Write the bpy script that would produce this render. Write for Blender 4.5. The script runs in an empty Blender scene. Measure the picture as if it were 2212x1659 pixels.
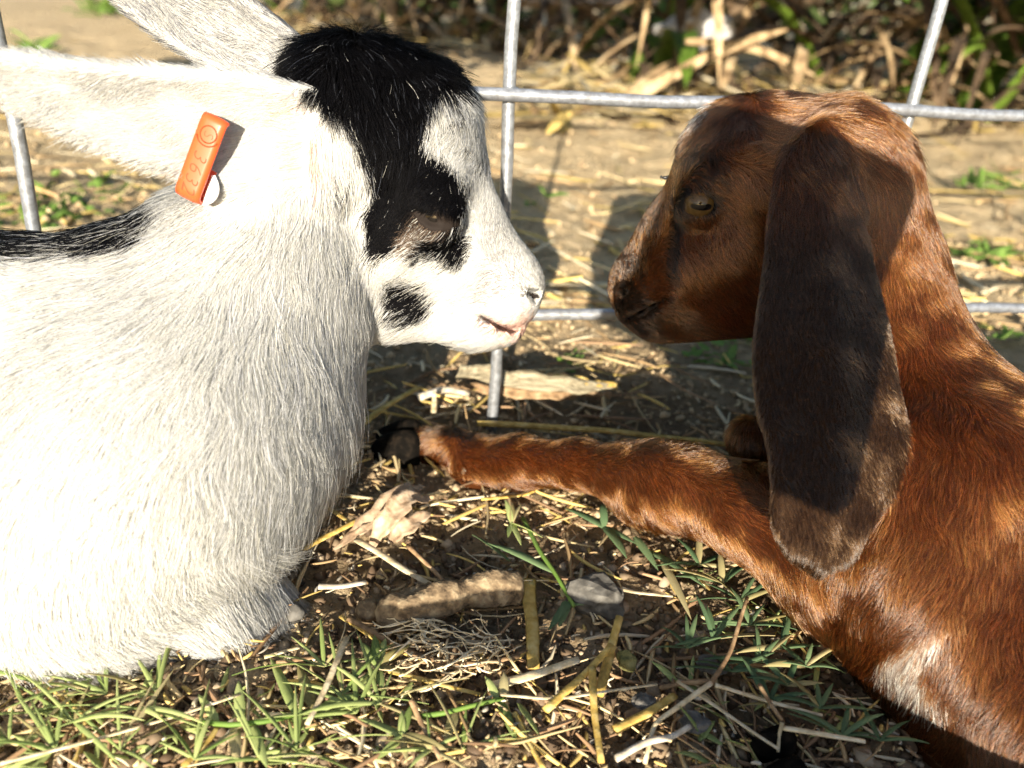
import bpy, math, random
import numpy as np
from mathutils import Vector, Matrix
random.seed(7)
rng = np.random.default_rng(11)
S = bpy.context.scene
COL = S.collection

# ------------------------------------------------------------------ camera
F_PX, PITCH, ROLL, CAM_H = 1785.0, 0.44884, 0.06877, 0.2127
fw = np.array([0, math.cos(PITCH), -math.sin(PITCH)])
rt0 = np.array([1.0, 0, 0]); up0 = np.cross(rt0, fw)
rt = rt0 * math.cos(ROLL) + up0 * math.sin(ROLL)
up = -rt0 * math.sin(ROLL) + up0 * math.cos(ROLL)
CAM = np.array([0, 0, CAM_H])
cd = bpy.data.cameras.new('camera'); co = bpy.data.objects.new('camera', cd); COL.objects.link(co)
co.matrix_world = Matrix(((rt[0], up[0], -fw[0], 0), (rt[1], up[1], -fw[1], 0), (rt[2], up[2], -fw[2], CAM_H), (0, 0, 0, 1)))
cd.sensor_width = 36; cd.lens = 36 * F_PX / 2212; cd.clip_start = 0.01; cd.clip_end = 400
cd.dof.use_dof = True; cd.dof.focus_distance = 0.30; cd.dof.aperture_fstop = 9.5
S.camera = co

# ------------------------------------------------------------------ light
SUN_PIXEL = (1240, 520)              # the pixel opposite the sun
def ray(px, py):
    d = fw + rt * ((px - 1106) / F_PX) + up * ((829.5 - py) / F_PX)
    return d
LD = ray(*SUN_PIXEL); LD = LD / np.linalg.norm(LD)
sd = bpy.data.lights.new('sun', 'SUN'); so = bpy.data.objects.new('sun', sd); COL.objects.link(so)
sd.energy = 5.0; sd.angle = math.radians(0.53); sd.color = (1.0, 0.90, 0.74)
so.rotation_euler = Vector(LD).to_track_quat('-Z', 'Y').to_euler()
W = bpy.data.worlds.new('World'); S.world = W; W.use_nodes = True
wn = W.node_tree.nodes; wl = W.node_tree.links
sky = wn.new('ShaderNodeTexSky'); sky.sky_type = 'NISHITA'; sky.sun_disc = False
sky.sun_elevation = math.asin(-LD[2]); sky.sun_rotation = math.atan2(-LD[0], -LD[1])
wl.new(sky.outputs[0], wn['Background'].inputs[0]); wn['Background'].inputs[1].default_value = 0.08
S.view_settings.view_transform = 'Standard'; S.view_settings.look = 'None'
S.view_settings.exposure = 1.35; S.view_settings.gamma = 1.0; S.view_settings.use_curve_mapping = False
S.render.engine = 'CYCLES'
S.cycles.max_bounces = 10; S.cycles.transparent_max_bounces = 8; S.cycles.use_denoising = True; S.cycles.denoising_prefilter = 'FAST'

# ------------------------------------------------------------------ helpers
def at(px, py, Y):
    """the point of the plane Y that the picture shows at px, py (pixels of a 2212 x 1659 picture)"""
    d = ray(px, py); return CAM + d * (Y / d[1])
def gnd(px, py, z=0.0):
    d = ray(px, py); return CAM + d * ((z - CAM_H) / d[2])
def depth(p): return float((np.asarray(p) - CAM) @ fw)
def px2m(r, p): return r * depth(p) / F_PX
def pix(p):
    q = np.asarray(p) - CAM; z = q @ fw
    return np.stack([1106 + F_PX * (q @ rt) / z, 829.5 - F_PX * (q @ up) / z], -1)

def mesh_obj(name, v, f, mat=None, parent=None, smooth=True):
    me = bpy.data.meshes.new(name)
    v = np.asarray(v, np.float32)
    if isinstance(f, np.ndarray):
        n, k = f.shape
        me.vertices.add(len(v)); me.vertices.foreach_set('co', v.ravel())
        me.loops.add(n * k); me.loops.foreach_set('vertex_index', f.astype(np.int32).ravel())
        me.polygons.add(n); me.polygons.foreach_set('loop_start', np.arange(0, n * k, k, dtype=np.int32))
        me.update(calc_edges=True); me.validate()
    else:
        me.from_pydata([tuple(map(float, x)) for x in v], [], f); me.update()
    if smooth: me.polygons.foreach_set('use_smooth', np.ones(len(me.polygons), bool))
    if mat: me.materials.append(mat)
    o = bpy.data.objects.new(name, me); COL.objects.link(o)
    if parent: o.parent = parent
    return o
def tag(o, label=None, cat=None, group=None, kind=None):
    if label: o['label'] = label
    if cat: o['category'] = cat
    if group: o['group'] = group
    if kind: o['kind'] = kind
    return o
def empty(name, label, cat, group=None):
    o = bpy.data.objects.new(name, None); COL.objects.link(o); o.empty_display_size = .01
    return tag(o, label, cat, group)
def color_attr(o, c, name='col'):
    a = o.data.color_attributes.new(name, 'FLOAT_COLOR', 'POINT')
    rgba = np.ones((len(c), 4), np.float32); rgba[:, :3] = c
    a.data.foreach_set('color', rgba.ravel())

def material(name, color=None, rough=.7, spec=.3, attr=None, metallic=0):
    m = bpy.data.materials.new(name); m.use_nodes = True
    b = m.node_tree.nodes['Principled BSDF']
    b.inputs['Roughness'].default_value = rough; b.inputs['Specular IOR Level'].default_value = spec
    b.inputs['Metallic'].default_value = metallic
    if color: b.inputs['Base Color'].default_value = (*color, 1)
    if attr:
        a = m.node_tree.nodes.new('ShaderNodeAttribute'); a.attribute_name = attr
        m.node_tree.links.new(a.outputs['Color'], b.inputs['Base Color'])
    return m, m.node_tree.nodes, m.node_tree.links, b

# ------------------------------------------------------------------ solid modelling: a distance field meshed into one body
class Field:
    def __init__(s, lo, hi, h):
        s.lo = np.array(lo, float); s.h = h
        s.n = np.ceil((np.array(hi) - s.lo) / h).astype(int) + 1
        s.D = np.full(s.n, .05, np.float32)
        s.ax = [(s.lo[i] + np.arange(s.n[i]) * h).astype(np.float32) for i in range(3)]
    def box(s, lo, hi):
        a = np.clip(np.floor((np.asarray(lo) - s.lo) / s.h).astype(int), 0, s.n - 1)
        b = np.clip(np.ceil((np.asarray(hi) - s.lo) / s.h).astype(int) + 1, 1, s.n)
        if np.any(b <= a): return None
        sl = tuple(slice(a[i], b[i]) for i in range(3))
        g = [s.ax[0][sl[0]][:, None, None], s.ax[1][sl[1]][None, :, None], s.ax[2][sl[2]][None, None, :]]
        return sl, g
    def cone(s, a, b, ra, rb, k=.012, sy=1.0, carve=False):
        a = np.asarray(a, np.float32); b = np.asarray(b, np.float32); m = max(ra, rb) * max(1, sy) + k + .004
        r = s.box(np.minimum(a, b) - m, np.maximum(a, b) + m)
        if r is None: return
        sl, g = r; u = b - a; isy = 1 / sy
        u2 = u * np.array([1, isy, 1], np.float32); L = float(u2 @ u2) + 1e-12
        x = g[0] - a[0]; y = (g[1] - a[1]) * isy; z = g[2] - a[2]
        t = np.clip((x * u2[0] + y * u2[1] + z * u2[2]) / L, 0, 1)
        d = np.sqrt((x - t * u2[0]) ** 2 + (y - t * u2[1]) ** 2 + (z - t * u2[2]) ** 2) - (ra + (rb - ra) * t)
        d = d * min(1, sy)
        O = s.D[sl]
        if carve:
            d = -d; hh = np.maximum(k - np.abs(O - d), 0) / k
            s.D[sl] = np.maximum(O, d) + hh * hh * k / 4
        else:
            hh = np.maximum(k - np.abs(O - d), 0) / k
            s.D[sl] = np.minimum(O, d) - hh * hh * k / 4
    def chain(s, pts, k=.012, sy=1.0):
        """pts: (px, py, Y, radius in px)"""
        q = [(at(p[0], p[1], p[2]), p[3]) for p in pts]
        q = [(p, px2m(r, p)) for p, r in q]
        if len(q) == 1: q = q * 2
        for (a, ra), (b, rb) in zip(q[:-1], q[1:]): s.cone(a, b, ra, rb, k, sy)
    def sheet(s, pts, rad, k=.006):
        """many small balls (an ear): hard union of the balls, then blended in"""
        pts = np.asarray(pts); m = float(np.max(rad)) + k + .004
        r = s.box(pts.min(0) - m, pts.max(0) + m)
        if r is None: return
        sl, g = r
        T = np.full([len(x.ravel()) for x in g], .05, np.float32)
        X, Y, Z = [x.ravel() for x in g]
        for p, q in zip(pts, rad):
            w = q + .009
            i = [np.searchsorted(c, [p[j] - w, p[j] + w]) for j, c in enumerate((X, Y, Z))]
            ss = tuple(slice(i[j][0], i[j][1]) for j in range(3))
            d = np.sqrt((X[ss[0]][:, None, None] - p[0]) ** 2 + (Y[ss[1]][None, :, None] - p[1]) ** 2 + (Z[ss[2]][None, None, :] - p[2]) ** 2) - q
            T[ss] = np.minimum(T[ss], d)
        if not hasattr(s, 'E'): s.E = np.full(s.n, .05, np.float32)
        s.E[sl] = np.minimum(s.E[sl], T)
        O = s.D[sl]; hh = np.maximum(k - np.abs(O - T), 0) / k
        s.D[sl] = np.minimum(O, T) - hh * hh * k / 4
    def sample(s, p, D=None):
        D = s.D if D is None else D
        q = (np.asarray(p) - s.lo) / s.h
        q = np.clip(q, 0, s.n - 1.001); i = q.astype(int); f = q - i
        r = 0
        for c in range(8):
            o = [(c >> j) & 1 for j in range(3)]
            w = np.prod([f[:, j] if o[j] else 1 - f[:, j] for j in range(3)], axis=0)
            r = r + w * D[i[:, 0] + o[0], i[:, 1] + o[1], i[:, 2] + o[2]]
        return r
    def normal(s, p, e=None):
        e = e or s.h * 1.2; g = np.stack([s.sample(p + np.eye(3)[j] * e) - s.sample(p - np.eye(3)[j] * e) for j in range(3)], -1)
        return g / (np.linalg.norm(g, axis=1, keepdims=True) + 1e-9)
    def blur(s):
        D = s.D
        for ax in range(3):
            D = (np.roll(D, 1, ax) + 2 * D + np.roll(D, -1, ax)) * .25
        s.D = D
    def mesh(s):
        D = s.D; ins = D < 0; n = s.n
        c = np.zeros(n - 1, np.int8)
        for o in range(8):
            a = [(o >> j) & 1 for j in range(3)]
            c += ins[a[0]:n[0] - 1 + a[0], a[1]:n[1] - 1 + a[1], a[2]:n[2] - 1 + a[2]]
        I = np.argwhere((c > 0) & (c < 8)); idx = np.full(n - 1, -1, np.int64); idx[tuple(I.T)] = np.arange(len(I))
        acc = np.zeros((len(I), 3)); cnt = np.zeros(len(I))
        for ax in range(3):
            o1, o2 = [j for j in range(3) if j != ax]
            for b in range(4):
                off = np.zeros(3, int); off[o1] = b & 1; off[o2] = b >> 1
                A = I + off; B = A.copy(); B[:, ax] += 1
                da = D[tuple(A.T)].astype(float); db = D[tuple(B.T)].astype(float); m = (da < 0) != (db < 0)
                t = np.where(m, da / np.where(m, da - db, 1), 0); p = off.astype(float)[None].repeat(len(I), 0); p[:, ax] = t
                acc[m] += p[m]; cnt[m] += 1
        V = s.lo + (I + acc / cnt[:, None]) * s.h
        Q = []
        for ax in range(3):
            o1, o2 = [(ax + 1) % 3, (ax + 2) % 3]
            sl0 = [slice(1, n[j] - 1) for j in range(3)]; sl0[ax] = slice(0, n[ax] - 1)
            sl1 = list(sl0); sl1[ax] = slice(1, n[ax])
            a, b = ins[tuple(sl0)], ins[tuple(sl1)]
            for cond, flip in ((a & ~b, False), (~a & b, True)):
                E = np.argwhere(cond) + np.array([0 if j == ax else 1 for j in range(3)])
                qs = []
                for d1, d2 in ((0, 0), (-1, 0), (-1, -1), (0, -1)):
                    G_ = E.copy(); G_[:, o1] += d1; G_[:, o2] += d2; qs.append(idx[tuple(G_.T)])
                q = np.stack(qs, 1); Q.append(q[:, ::-1] if flip else q)
        Q = np.concatenate(Q); Q = Q[(Q >= 0).all(1)]
        return V, Q

def in_poly(p, poly):
    x, y = p[:, 0], p[:, 1]; r = np.zeros(len(p), bool); n = len(poly)
    for i in range(n):
        x1, y1 = poly[i]; x2, y2 = poly[(i + 1) % n]
        if y1 == y2: continue
        c = (y1 > y) != (y2 > y)
        r ^= c & (x < (x2 - x1) * (y - y1) / (y2 - y1) + x1)
    return r

def ear_points(line, cup=0.0, ripple=0.0, thick=.0022, nu=90, nv=49, facing=(0, -1, 0), tipw=.15):
    """line: (px, py, Y, half width px, twist) along the ear; returns balls over the lobe and the thickness there"""
    L = np.array([[*at(l[0], l[1], l[2]), px2m(l[3], at(l[0], l[1], l[2])), l[4] if len(l) > 4 else 0] for l in line])
    t = np.linspace(0, 1, len(L)); u = np.linspace(0, 1, nu)
    # smooth (Catmull-Rom like) interpolation
    def interp(j):
        m = np.gradient(L[:, j], t); k = np.clip(np.searchsorted(t, u) - 1, 0, len(t) - 2)
        h = t[k + 1] - t[k]; x = (u - t[k]) / h
        return (2*x**3-3*x*x+1)*L[k, j] + (x**3-2*x*x+x)*h*m[k] + (-2*x**3+3*x*x)*L[k+1, j] + (x**3-x*x)*h*m[k+1]
    C = np.stack([interp(j) for j in range(3)], -1); w = np.maximum(interp(3), .0005); tw = interp(4)
    T = np.gradient(C, axis=0); T /= np.linalg.norm(T, axis=1, keepdims=True)
    N = np.array(facing, float)[None] - T * (T @ np.array(facing, float))[:, None]; N /= np.linalg.norm(N, axis=1, keepdims=True)
    B = np.cross(T, N)
    c, s_ = np.cos(tw)[:, None], np.sin(tw)[:, None]
    N, B = N * c + B * s_, B * c - N * s_
    P, R = [], []
    for v in np.linspace(-1, 1, nv):
        P.append(C + B * (w * v)[:, None] + N * (cup * w * (v * v - .4) + ripple * w * np.sin(v * 6.5 + 1.2 * np.sin(u * 3 + .6)) * np.clip(u * 2, 0, 1))[:, None]); R.append(np.full(nu, thick * (1.25 - .5 * abs(v))))
    return np.concatenate(P), np.concatenate(R)

# ------------------------------------------------------------------ ground
def hash2(i, j, seed):
    h = (i.astype(np.int64) * 374761393 + j.astype(np.int64) * 668265263 + seed * 974711) & 0xffffffff
    h = ((h ^ (h >> 13)) * 1274126177) & 0xffffffff
    return ((h ^ (h >> 16)) & 0xffff) / 65535.0
def vnoise(x, y, s, seed):
    x = x / s; y = y / s; i = np.floor(x); j = np.floor(y); u = x - i; v = y - j
    u = u * u * (3 - 2 * u); v = v * v * (3 - 2 * v)
    return (hash2(i, j, seed) * (1 - u) + hash2(i + 1, j, seed) * u) * (1 - v) + (hash2(i, j + 1, seed) * (1 - u) + hash2(i + 1, j + 1, seed) * u) * v - .5
def height(x, y):
    x = np.asarray(x, float); y = np.asarray(y, float); r = np.hypot(x, y)
    far = np.clip((r - .5) / 1.5, 0, 1)
    z = vnoise(x, y, .045, 1) * .007 + vnoise(x, y, .017, 2) * .0052 + vnoise(x, y, .0075, 3) * .0034
    z = z + np.maximum(vnoise(x, y, .011, 4) - .12, 0) * .010 + far * (vnoise(x, y, .5, 5) * .05 + vnoise(x, y, .14, 6) * .022 + vnoise(x, y, .05, 7) * .014)
    return z - .002
rows = [.10]
while rows[-1] < 120: rows.append(rows[-1] * (1.0078 if rows[-1] < 3 else 1.05))
c_ = [0.0]
while c_[-1] < 120: c_.append(c_[-1] + max(.0027, c_[-1] * (.021 if c_[-1] < 3 else .06) if c_[-1] > .28 else .0027))
gx = np.array([-v for v in c_[:0:-1]] + c_); gy = np.array([-120, -20, -4, -1, -.3, -.1, 0, .03, .06, .08] + rows)
GX, GY = np.meshgrid(gx, gy); GZ = height(GX, GY); nr, ncn = GX.shape
ii = np.arange(nr * ncn).reshape(nr, ncn)
gq = np.stack([ii[:-1, :-1], ii[:-1, 1:], ii[1:, 1:], ii[1:, :-1]], -1).reshape(-1, 4)
gm, nn, ll, bb = material('dry_soil', rough=.95, spec=.1)
def N_(t, **k):
    n = nn.new(t)
    for a, v in k.items(): setattr(n, a, v)
    return n
tc = N_('ShaderNodeTexCoord'); da = N_('ShaderNodeAttribute', attribute_name='dry')
def noise_node(scale, detail=4, rough=.6):
    n = N_('ShaderNodeTexNoise'); n.inputs['Scale'].default_value = scale; n.inputs['Detail'].default_value = detail; n.inputs['Roughness'].default_value = rough
    ll.new(tc.outputs['Object'], n.inputs['Vector']); return n
def ramp(src, stops):
    r = N_('ShaderNodeValToRGB'); e = r.color_ramp.elements
    while len(e) < len(stops): e.new(.5)
    for q, (p, c) in zip(e, stops): q.position = p; q.color = (*c, 1)
    ll.new(src, r.inputs[0]); return r
def mixc(f, a, b):
    m = N_('ShaderNodeMix', data_type='RGBA'); ll.new(f, m.inputs[0]); ll.new(a, m.inputs[6]); ll.new(b, m.inputs[7]); return m.outputs[2]
n1 = noise_node(70, 6, .7); n2 = noise_node(420, 4, .7); n3 = noise_node(9, 5, .6)
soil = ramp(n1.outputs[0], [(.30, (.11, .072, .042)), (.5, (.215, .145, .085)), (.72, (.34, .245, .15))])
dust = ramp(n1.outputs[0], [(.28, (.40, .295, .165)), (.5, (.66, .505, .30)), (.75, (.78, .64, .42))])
speck = ramp(n2.outputs[0], [(.60, (0, 0, 0)), (.72, (1, 1, 1))])
pale = N_('ShaderNodeRGB'); pale.outputs[0].default_value = (.50, .40, .27, 1)
dry_lit = N_('ShaderNodeMath', operation='MULTIPLY_ADD'); ll.new(n3.outputs[0], dry_lit.inputs[0]); dry_lit.inputs[1].default_value = .5; 
sub = N_('ShaderNodeMath', operation='SUBTRACT'); ll.new(da.outputs['Fac'], sub.inputs[0]); sub.inputs[1].default_value = .15; ll.new(sub.outputs[0], dry_lit.inputs[2]); dry_lit.use_clamp = True
base = mixc(dry_lit.outputs[0], soil.outputs[0], dust.outputs[0])
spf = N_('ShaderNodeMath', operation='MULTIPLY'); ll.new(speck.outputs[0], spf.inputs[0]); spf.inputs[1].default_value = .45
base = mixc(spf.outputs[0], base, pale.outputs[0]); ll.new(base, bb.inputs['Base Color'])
bp = N_('ShaderNodeBump'); bp.inputs['Strength'].default_value = 1.0; bp.inputs['Distance'].default_value = .006
addn = N_('ShaderNodeMath', operation='ADD'); ll.new(n1.outputs[0], addn.inputs[0]); ll.new(n2.outputs[0], addn.inputs[1]); ll.new(addn.outputs[0], bp.inputs['Height'])
ll.new(bp.outputs[0], bb.inputs['Normal'])
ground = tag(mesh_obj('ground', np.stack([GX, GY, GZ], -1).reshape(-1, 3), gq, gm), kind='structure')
dq = np.clip((GY - .42) / .22, 0, 1) + np.clip((-.05 - GX) / .08, 0, 1) * np.clip((.3 - GY) / .08, 0, 1) * .9 + np.clip((.13 - GX) / .1, 0, 1) * np.clip((.36 - GY) / .06, 0, 1) * .3  # far ground is dry dust; near left soil lightened where sun falls
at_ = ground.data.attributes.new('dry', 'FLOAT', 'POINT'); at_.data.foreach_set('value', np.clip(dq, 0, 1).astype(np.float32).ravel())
def gz(x, y): return float(height(np.array([x]), np.array([y]))[0])

# ------------------------------------------------------------------ fence
zn, nn, ll, bb = material('galvanised_steel', rough=.40, spec=.5, metallic=.6)
tc = N_('ShaderNodeTexCoord'); n1 = noise_node(300, 5, .7); n2 = noise_node(60, 4, .6)
zr = ramp(n1.outputs[0], [(.36, (.05, .058, .07)), (.5, (.165, .182, .21)), (.64, (.32, .345, .385))])
zs = ramp(n2.outputs[0], [(.3, (.55, .57, .62)), (.6, (.75, .77, .80))])
mm = N_('ShaderNodeMix', data_type='RGBA', blend_type='MULTIPLY'); mm.inputs[0].default_value = .8
ll.new(zr.outputs[0], mm.inputs[6]); ll.new(zs.outputs[0], mm.inputs[7])
rs_ = noise_node(35, 5, .75); rsr = ramp(rs_.outputs[0], [(.60, (0, 0, 0)), (.72, (1, 1, 1))]); rcol = N_('ShaderNodeRGB'); rcol.outputs[0].default_value = (.13, .085, .055, 1)
gam = N_('ShaderNodeBrightContrast'); gam.inputs[1].default_value = .22; rf_ = N_('ShaderNodeMath', operation='MULTIPLY'); rf_.inputs[1].default_value = .55; ll.new(rsr.outputs[0], rf_.inputs[0]); ll.new(mixc(rf_.outputs[0], mm.outputs[2], rcol.outputs[0]), gam.inputs[0]); ll.new(gam.outputs[0], bb.inputs['Base Color'])
bp = N_('ShaderNodeBump'); bp.inputs['Strength'].default_value = .35; bp.inputs['Distance'].default_value = .0006
ll.new(n1.outputs[0], bp.inputs['Height']); ll.new(bp.outputs[0], bb.inputs['Normal'])
YAW = .23598; FD = np.array([math.cos(YAW), math.sin(YAW), 0]); FN = np.array([math.sin(YAW), -math.cos(YAW), 0]); FO = np.array([-.0095, .3858, 0])
def tube(pts, rads, k=8, cap=True, flat=1.0, nrm=None):
    """verts and faces of a tube along pts; flat < 1 squashes it along its second axis"""
    pts = np.asarray(pts, float); n = len(pts); rads = np.broadcast_to(np.asarray(rads, float), (n,))
    T = np.gradient(pts, axis=0); T /= np.linalg.norm(T, axis=1, keepdims=True) + 1e-12
    ref = np.array([0, 0, 1.0]) if nrm is None else np.asarray(nrm, float)
    if abs(T.mean(0) @ ref) > .93 * np.linalg.norm(T.mean(0)): ref = np.array([0, 1.0, 0.2])
    A = np.cross(T, ref); A /= np.linalg.norm(A, axis=1, keepdims=True) + 1e-12; B = np.cross(A, T)
    a = np.linspace(0, 2 * math.pi, k, endpoint=False)
    v = (pts[:, None] + A[:, None] * (np.cos(a)[None, :, None] * rads[:, None, None]) + B[:, None] * (np.sin(a)[None, :, None] * rads[:, None, None] * flat)).reshape(-1, 3)
    f = [(i * k + j, i * k + (j + 1) % k, (i + 1) * k + (j + 1) % k, (i + 1) * k + j) for i in range(n - 1) for j in range(k)]
    if cap: f += [tuple(range(k - 1, -1, -1)), tuple(range((n - 1) * k, n * k))]
    return v, f
fence = empty('wire_fence', 'galvanised welded wire fence panel standing behind the two kids', 'fence')
WR = .0029
for k in range(-4, 6):
    u = k * .2032; p = FO + FD * u; zz = np.linspace(-.02, 1.0, 12)
    zz = np.linspace(-.02, 1.0, 40); bend = .0007 * np.sin(zz * 23 + k * 2.1) + .0004 * np.sin(zz * 61 + k)
    v, f = tube(np.stack([p[0] + bend, np.full(40, p[1]), zz], -1), WR, 14)
    mesh_obj('vertical_wire', v, f, zn, fence)
for z in (.0654, .1697, .300, .450, .620, .800, .99):
    a = FO + FD * (-4.1 * .2032) + FN * (WR * 1.75); b = FO + FD * (5.1 * .2032) + FN * (WR * 1.75)
    t_ = np.linspace(0, 1, 90)[:, None]; pp = a + (b - a) * t_; pp[:, 2] += z + .0006 * np.sin(t_[:, 0] * 58 + z * 90) + .0003 * np.sin(t_[:, 0] * 140)
    v, f = tube(pp, WR, 14); mesh_obj('horizontal_wire', v, f, zn, fence)
for k in range(-4, 6):                                                  # weld beads
    for z in (.0654, .1697):
        p = FO + FD * (k * .2032) + FN * (WR * .9) + np.array([0, 0, z])
        w = WR * .9
        v, f = tube([p - FD * w * 1.2, p - FD * w, p + FD * w, p + FD * w * 1.2], [w * .3, w * 1.15, w * 1.15, w * .3], 10)
        mesh_obj('weld', v, f, zn, fence)

# ------------------------------------------------------------------ straw, twigs, stones
def streaky(name, dark, mid, light, rough=.6, spec=.25, scale=(1, 1, 1), trans=0.0, bump=.001):
    m, n_, l_, b_ = material(name, rough=rough, spec=spec)
    oi = n_.new('ShaderNodeObjectInfo'); t = n_.new('ShaderNodeTexCoord'); no = n_.new('ShaderNodeTexNoise')
    no.inputs['Scale'].default_value = 240; no.inputs['Detail'].default_value = 5
    mp = n_.new('ShaderNodeMapping'); mp.inputs['Scale'].default_value = scale
    l_.new(t.outputs['Object'], mp.inputs['Vector']); l_.new(mp.outputs[0], no.inputs['Vector'])
    r = n_.new('ShaderNodeValToRGB'); e = r.color_ramp.elements; e.new(.5)
    for q, (p, c) in zip(e, ((.3, dark), (.5, mid), (.7, light))): q.position = p; q.color = (*c, 1)
    l_.new(no.outputs[0], r.inputs[0])
    hs = n_.new('ShaderNodeHueSaturation'); mr = n_.new('ShaderNodeMapRange'); mr.inputs[3].default_value = .75; mr.inputs[4].default_value = 1.2
    l_.new(oi.outputs['Random'], mr.inputs[0]); l_.new(mr.outputs[0], hs.inputs['Value']); l_.new(r.outputs[0], hs.inputs['Color'])
    l_.new(hs.outputs[0], b_.inputs['Base Color'])
    bu = n_.new('ShaderNodeBump'); bu.inputs['Strength'].default_value = .7; bu.inputs['Distance'].default_value = bump
    l_.new(no.outputs[0], bu.inputs['Height']); l_.new(bu.outputs[0], b_.inputs['Normal'])
    return m
M_STRAW = streaky('yellow_straw', (.36, .23, .06), (.56, .38, .10), (.70, .54, .22), .5)
M_PALE = streaky('pale_straw', (.42, .33, .19), (.62, .50, .31), (.76, .68, .50), .6)
M_TWIG = streaky('brown_twig', (.14, .085, .045), (.30, .19, .10), (.44, .31, .18), .75)
M_WHITE = streaky('bleached_root', (.45, .38, .28), (.66, .58, .46), (.80, .74, .64), .7)
M_LEAF = streaky('dry_leaf', (.20, .13, .08), (.36, .26, .17), (.50, .39, .28), .75)
M_STONE = streaky('grey_stone', (.06, .056, .05), (.12, .113, .10), (.20, .19, .17), .95, .08)
M_ROOT = streaky('root_wood', (.06, .042, .026), (.165, .118, .07), (.31, .24, .15), .95, bump=.003)

def straw(name, label, pts, wpx, mat, lift=.004, flat=.45, group=None, cat='straw', taper=.75):
    """pts: picture pixels on the ground; a stalk lying along them"""
    P_ = []
    for q in pts:
        g = gnd(q[0], q[1], q[2] if len(q) > 2 else lift); P_.append(g)
    P_ = np.array(P_); n = max(7, 4 * len(P_)); t = np.linspace(0, 1, len(P_)); u = np.linspace(0, 1, n)
    C = np.stack([np.interp(u, t, P_[:, j]) for j in range(3)], -1)
    for _ in range(2): C[1:-1] = (C[:-2] + 2 * C[1:-1] + C[2:]) / 4
    w = px2m(wpx, C.mean(0)) / 2
    C = C + wobble_(C, .05) * w * .2
    C[:, 2] = np.maximum(C[:, 2], height(C[:, 0], C[:, 1]) + w * flat * .6)
    R = w * (1 - (1 - taper) * u) * (1 + .03 * np.sin(u * 9 + len(label)))
    o = C.mean(0); o[2] = C[:, 2].min()
    v, f = tube(C - o, R, 8, True, flat)
    ob = mesh_obj(name, v, f, mat); ob.location = o
    return tag(ob, label, cat, group)
def wobble_(p, wl):
    return np.stack([np.sin(p[:, 0] * 6.28 / wl + 1 + j) * np.cos(p[:, 1] * 6.28 / wl * 1.3 + 2 * j) for j in range(3)], -1)

straw('flat_straw', 'broad flat yellow straw blade lying upright below the grey stone', [(1143, 1252), (1147, 1340), (1154, 1442)], 34, M_STRAW, .005, .22)
straw('flat_straw', 'broad split straw blade with white underside crossing the flat yellow one', [(1053, 1482, .004), (1150, 1458, .008), (1248, 1424, .010)], 27, M_PALE, .007, .3)
straw('straw_stalk', 'long bent yellow straw running diagonally under the grey stone', [(1178, 1536), (1250, 1470), (1322, 1393, .01)], 20, M_STRAW, .008)
straw('straw_stalk', 'thick doubled yellow straw just right of the grey stone foot', [(1292, 1502), (1315, 1420), (1338, 1330, .010)], 24, M_STRAW, .006)
straw('straw_stalk', 'bright yellow straw pointing straight down to the bottom edge', [(1277, 1440, .01), (1285, 1530), (1297, 1648)], 19, M_STRAW, .007)
straw('straw_stalk', 'short thick yellow straw beside the small reddish leaf', [(1328, 1576), (1395, 1540), (1459, 1501)], 25, M_STRAW, .006)
straw('straw_stalk', 'thin orange straw right of the front grass clump', [(829, 1446), (930, 1474), (1037, 1499)], 14, M_STRAW, .006)
straw('dry_stalk', 'long pinkish dry stem leading from the white kid to the fine roots', [(752, 1336), (850, 1392), (940, 1432), (1040, 1436), (1123, 1417)], 15, M_TWIG, .006, .7, None, 'stem')
straw('straw_stalk', 'short straw lying right of the grey stone', [(1299, 1265), (1370, 1280), (1453, 1287)], 11, M_PALE, .006)
straw('straw_stalk', 'long yellow straw lying behind the brown kid\'s stretched leg', [(1030, 914), (1290, 928), (1570, 960)], 19, M_STRAW, .010, .6)
straw('straw_stalk', 'golden straw leaning against the white kid\'s chest', [(600, 1215), (700, 1162), (800, 1112)], 19, M_STRAW, .008)
straw('straw_stalk', 'thin yellow straw crossing behind the golden one at the white chest', [(706, 1095), (745, 1122), (770, 1140)], 12, M_STRAW, .006)
straw('twig', 'long greyish twig rising from the dry stem knot towards the brown chest', [(1536, 1476, .010), (1580, 1405, .012), (1614, 1290, .018)], 11, M_TWIG, .01, .9, None, 'twig')
straw('twig', 'pale twig running down left from the dry stem knot', [(1536, 1476, .010), (1460, 1530, .009), (1412, 1562, .007), (1394, 1650, .005)], 13, M_PALE, .01, .9, None, 'twig')
straw('twig', 'pale twig running right from the dry stem knot', [(1545, 1480, .010), (1640, 1510), (1776, 1545)], 10, M_PALE, .007, .9, None, 'twig')
straw('twig', 'tan twig running left from the dry stem knot', [(1532, 1472, .010), (1480, 1474, .008), (1425, 1486, .005)], 14, M_TWIG, .007, .9, None, 'twig')
straw('straw_stalk', 'long thin straw sloping down right across the dark soil', [(1464, 1471), (1560, 1535), (1682, 1618)], 11, M_PALE, .008)
straw('straw_stalk', 'frayed pale straw ending in loose fibres above the dark hoof', [(1684, 1570, .010), (1780, 1588, .012), (1868, 1602, .012)], 14, M_PALE, .01, .7)
straw('twig', 'short upright twig under the frayed straw knot', [(1690, 1560, .012), (1683, 1590, .008), (1681, 1625, .005)], 9, M_PALE, .006, .9, None, 'twig')
straw('twig', 'bent tan twig joining the grass to the frayed straw', [(1640, 1480, .012), (1665, 1520, .012), (1690, 1556, .012)], 11, M_TWIG, .006, .9, None, 'twig')
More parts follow.
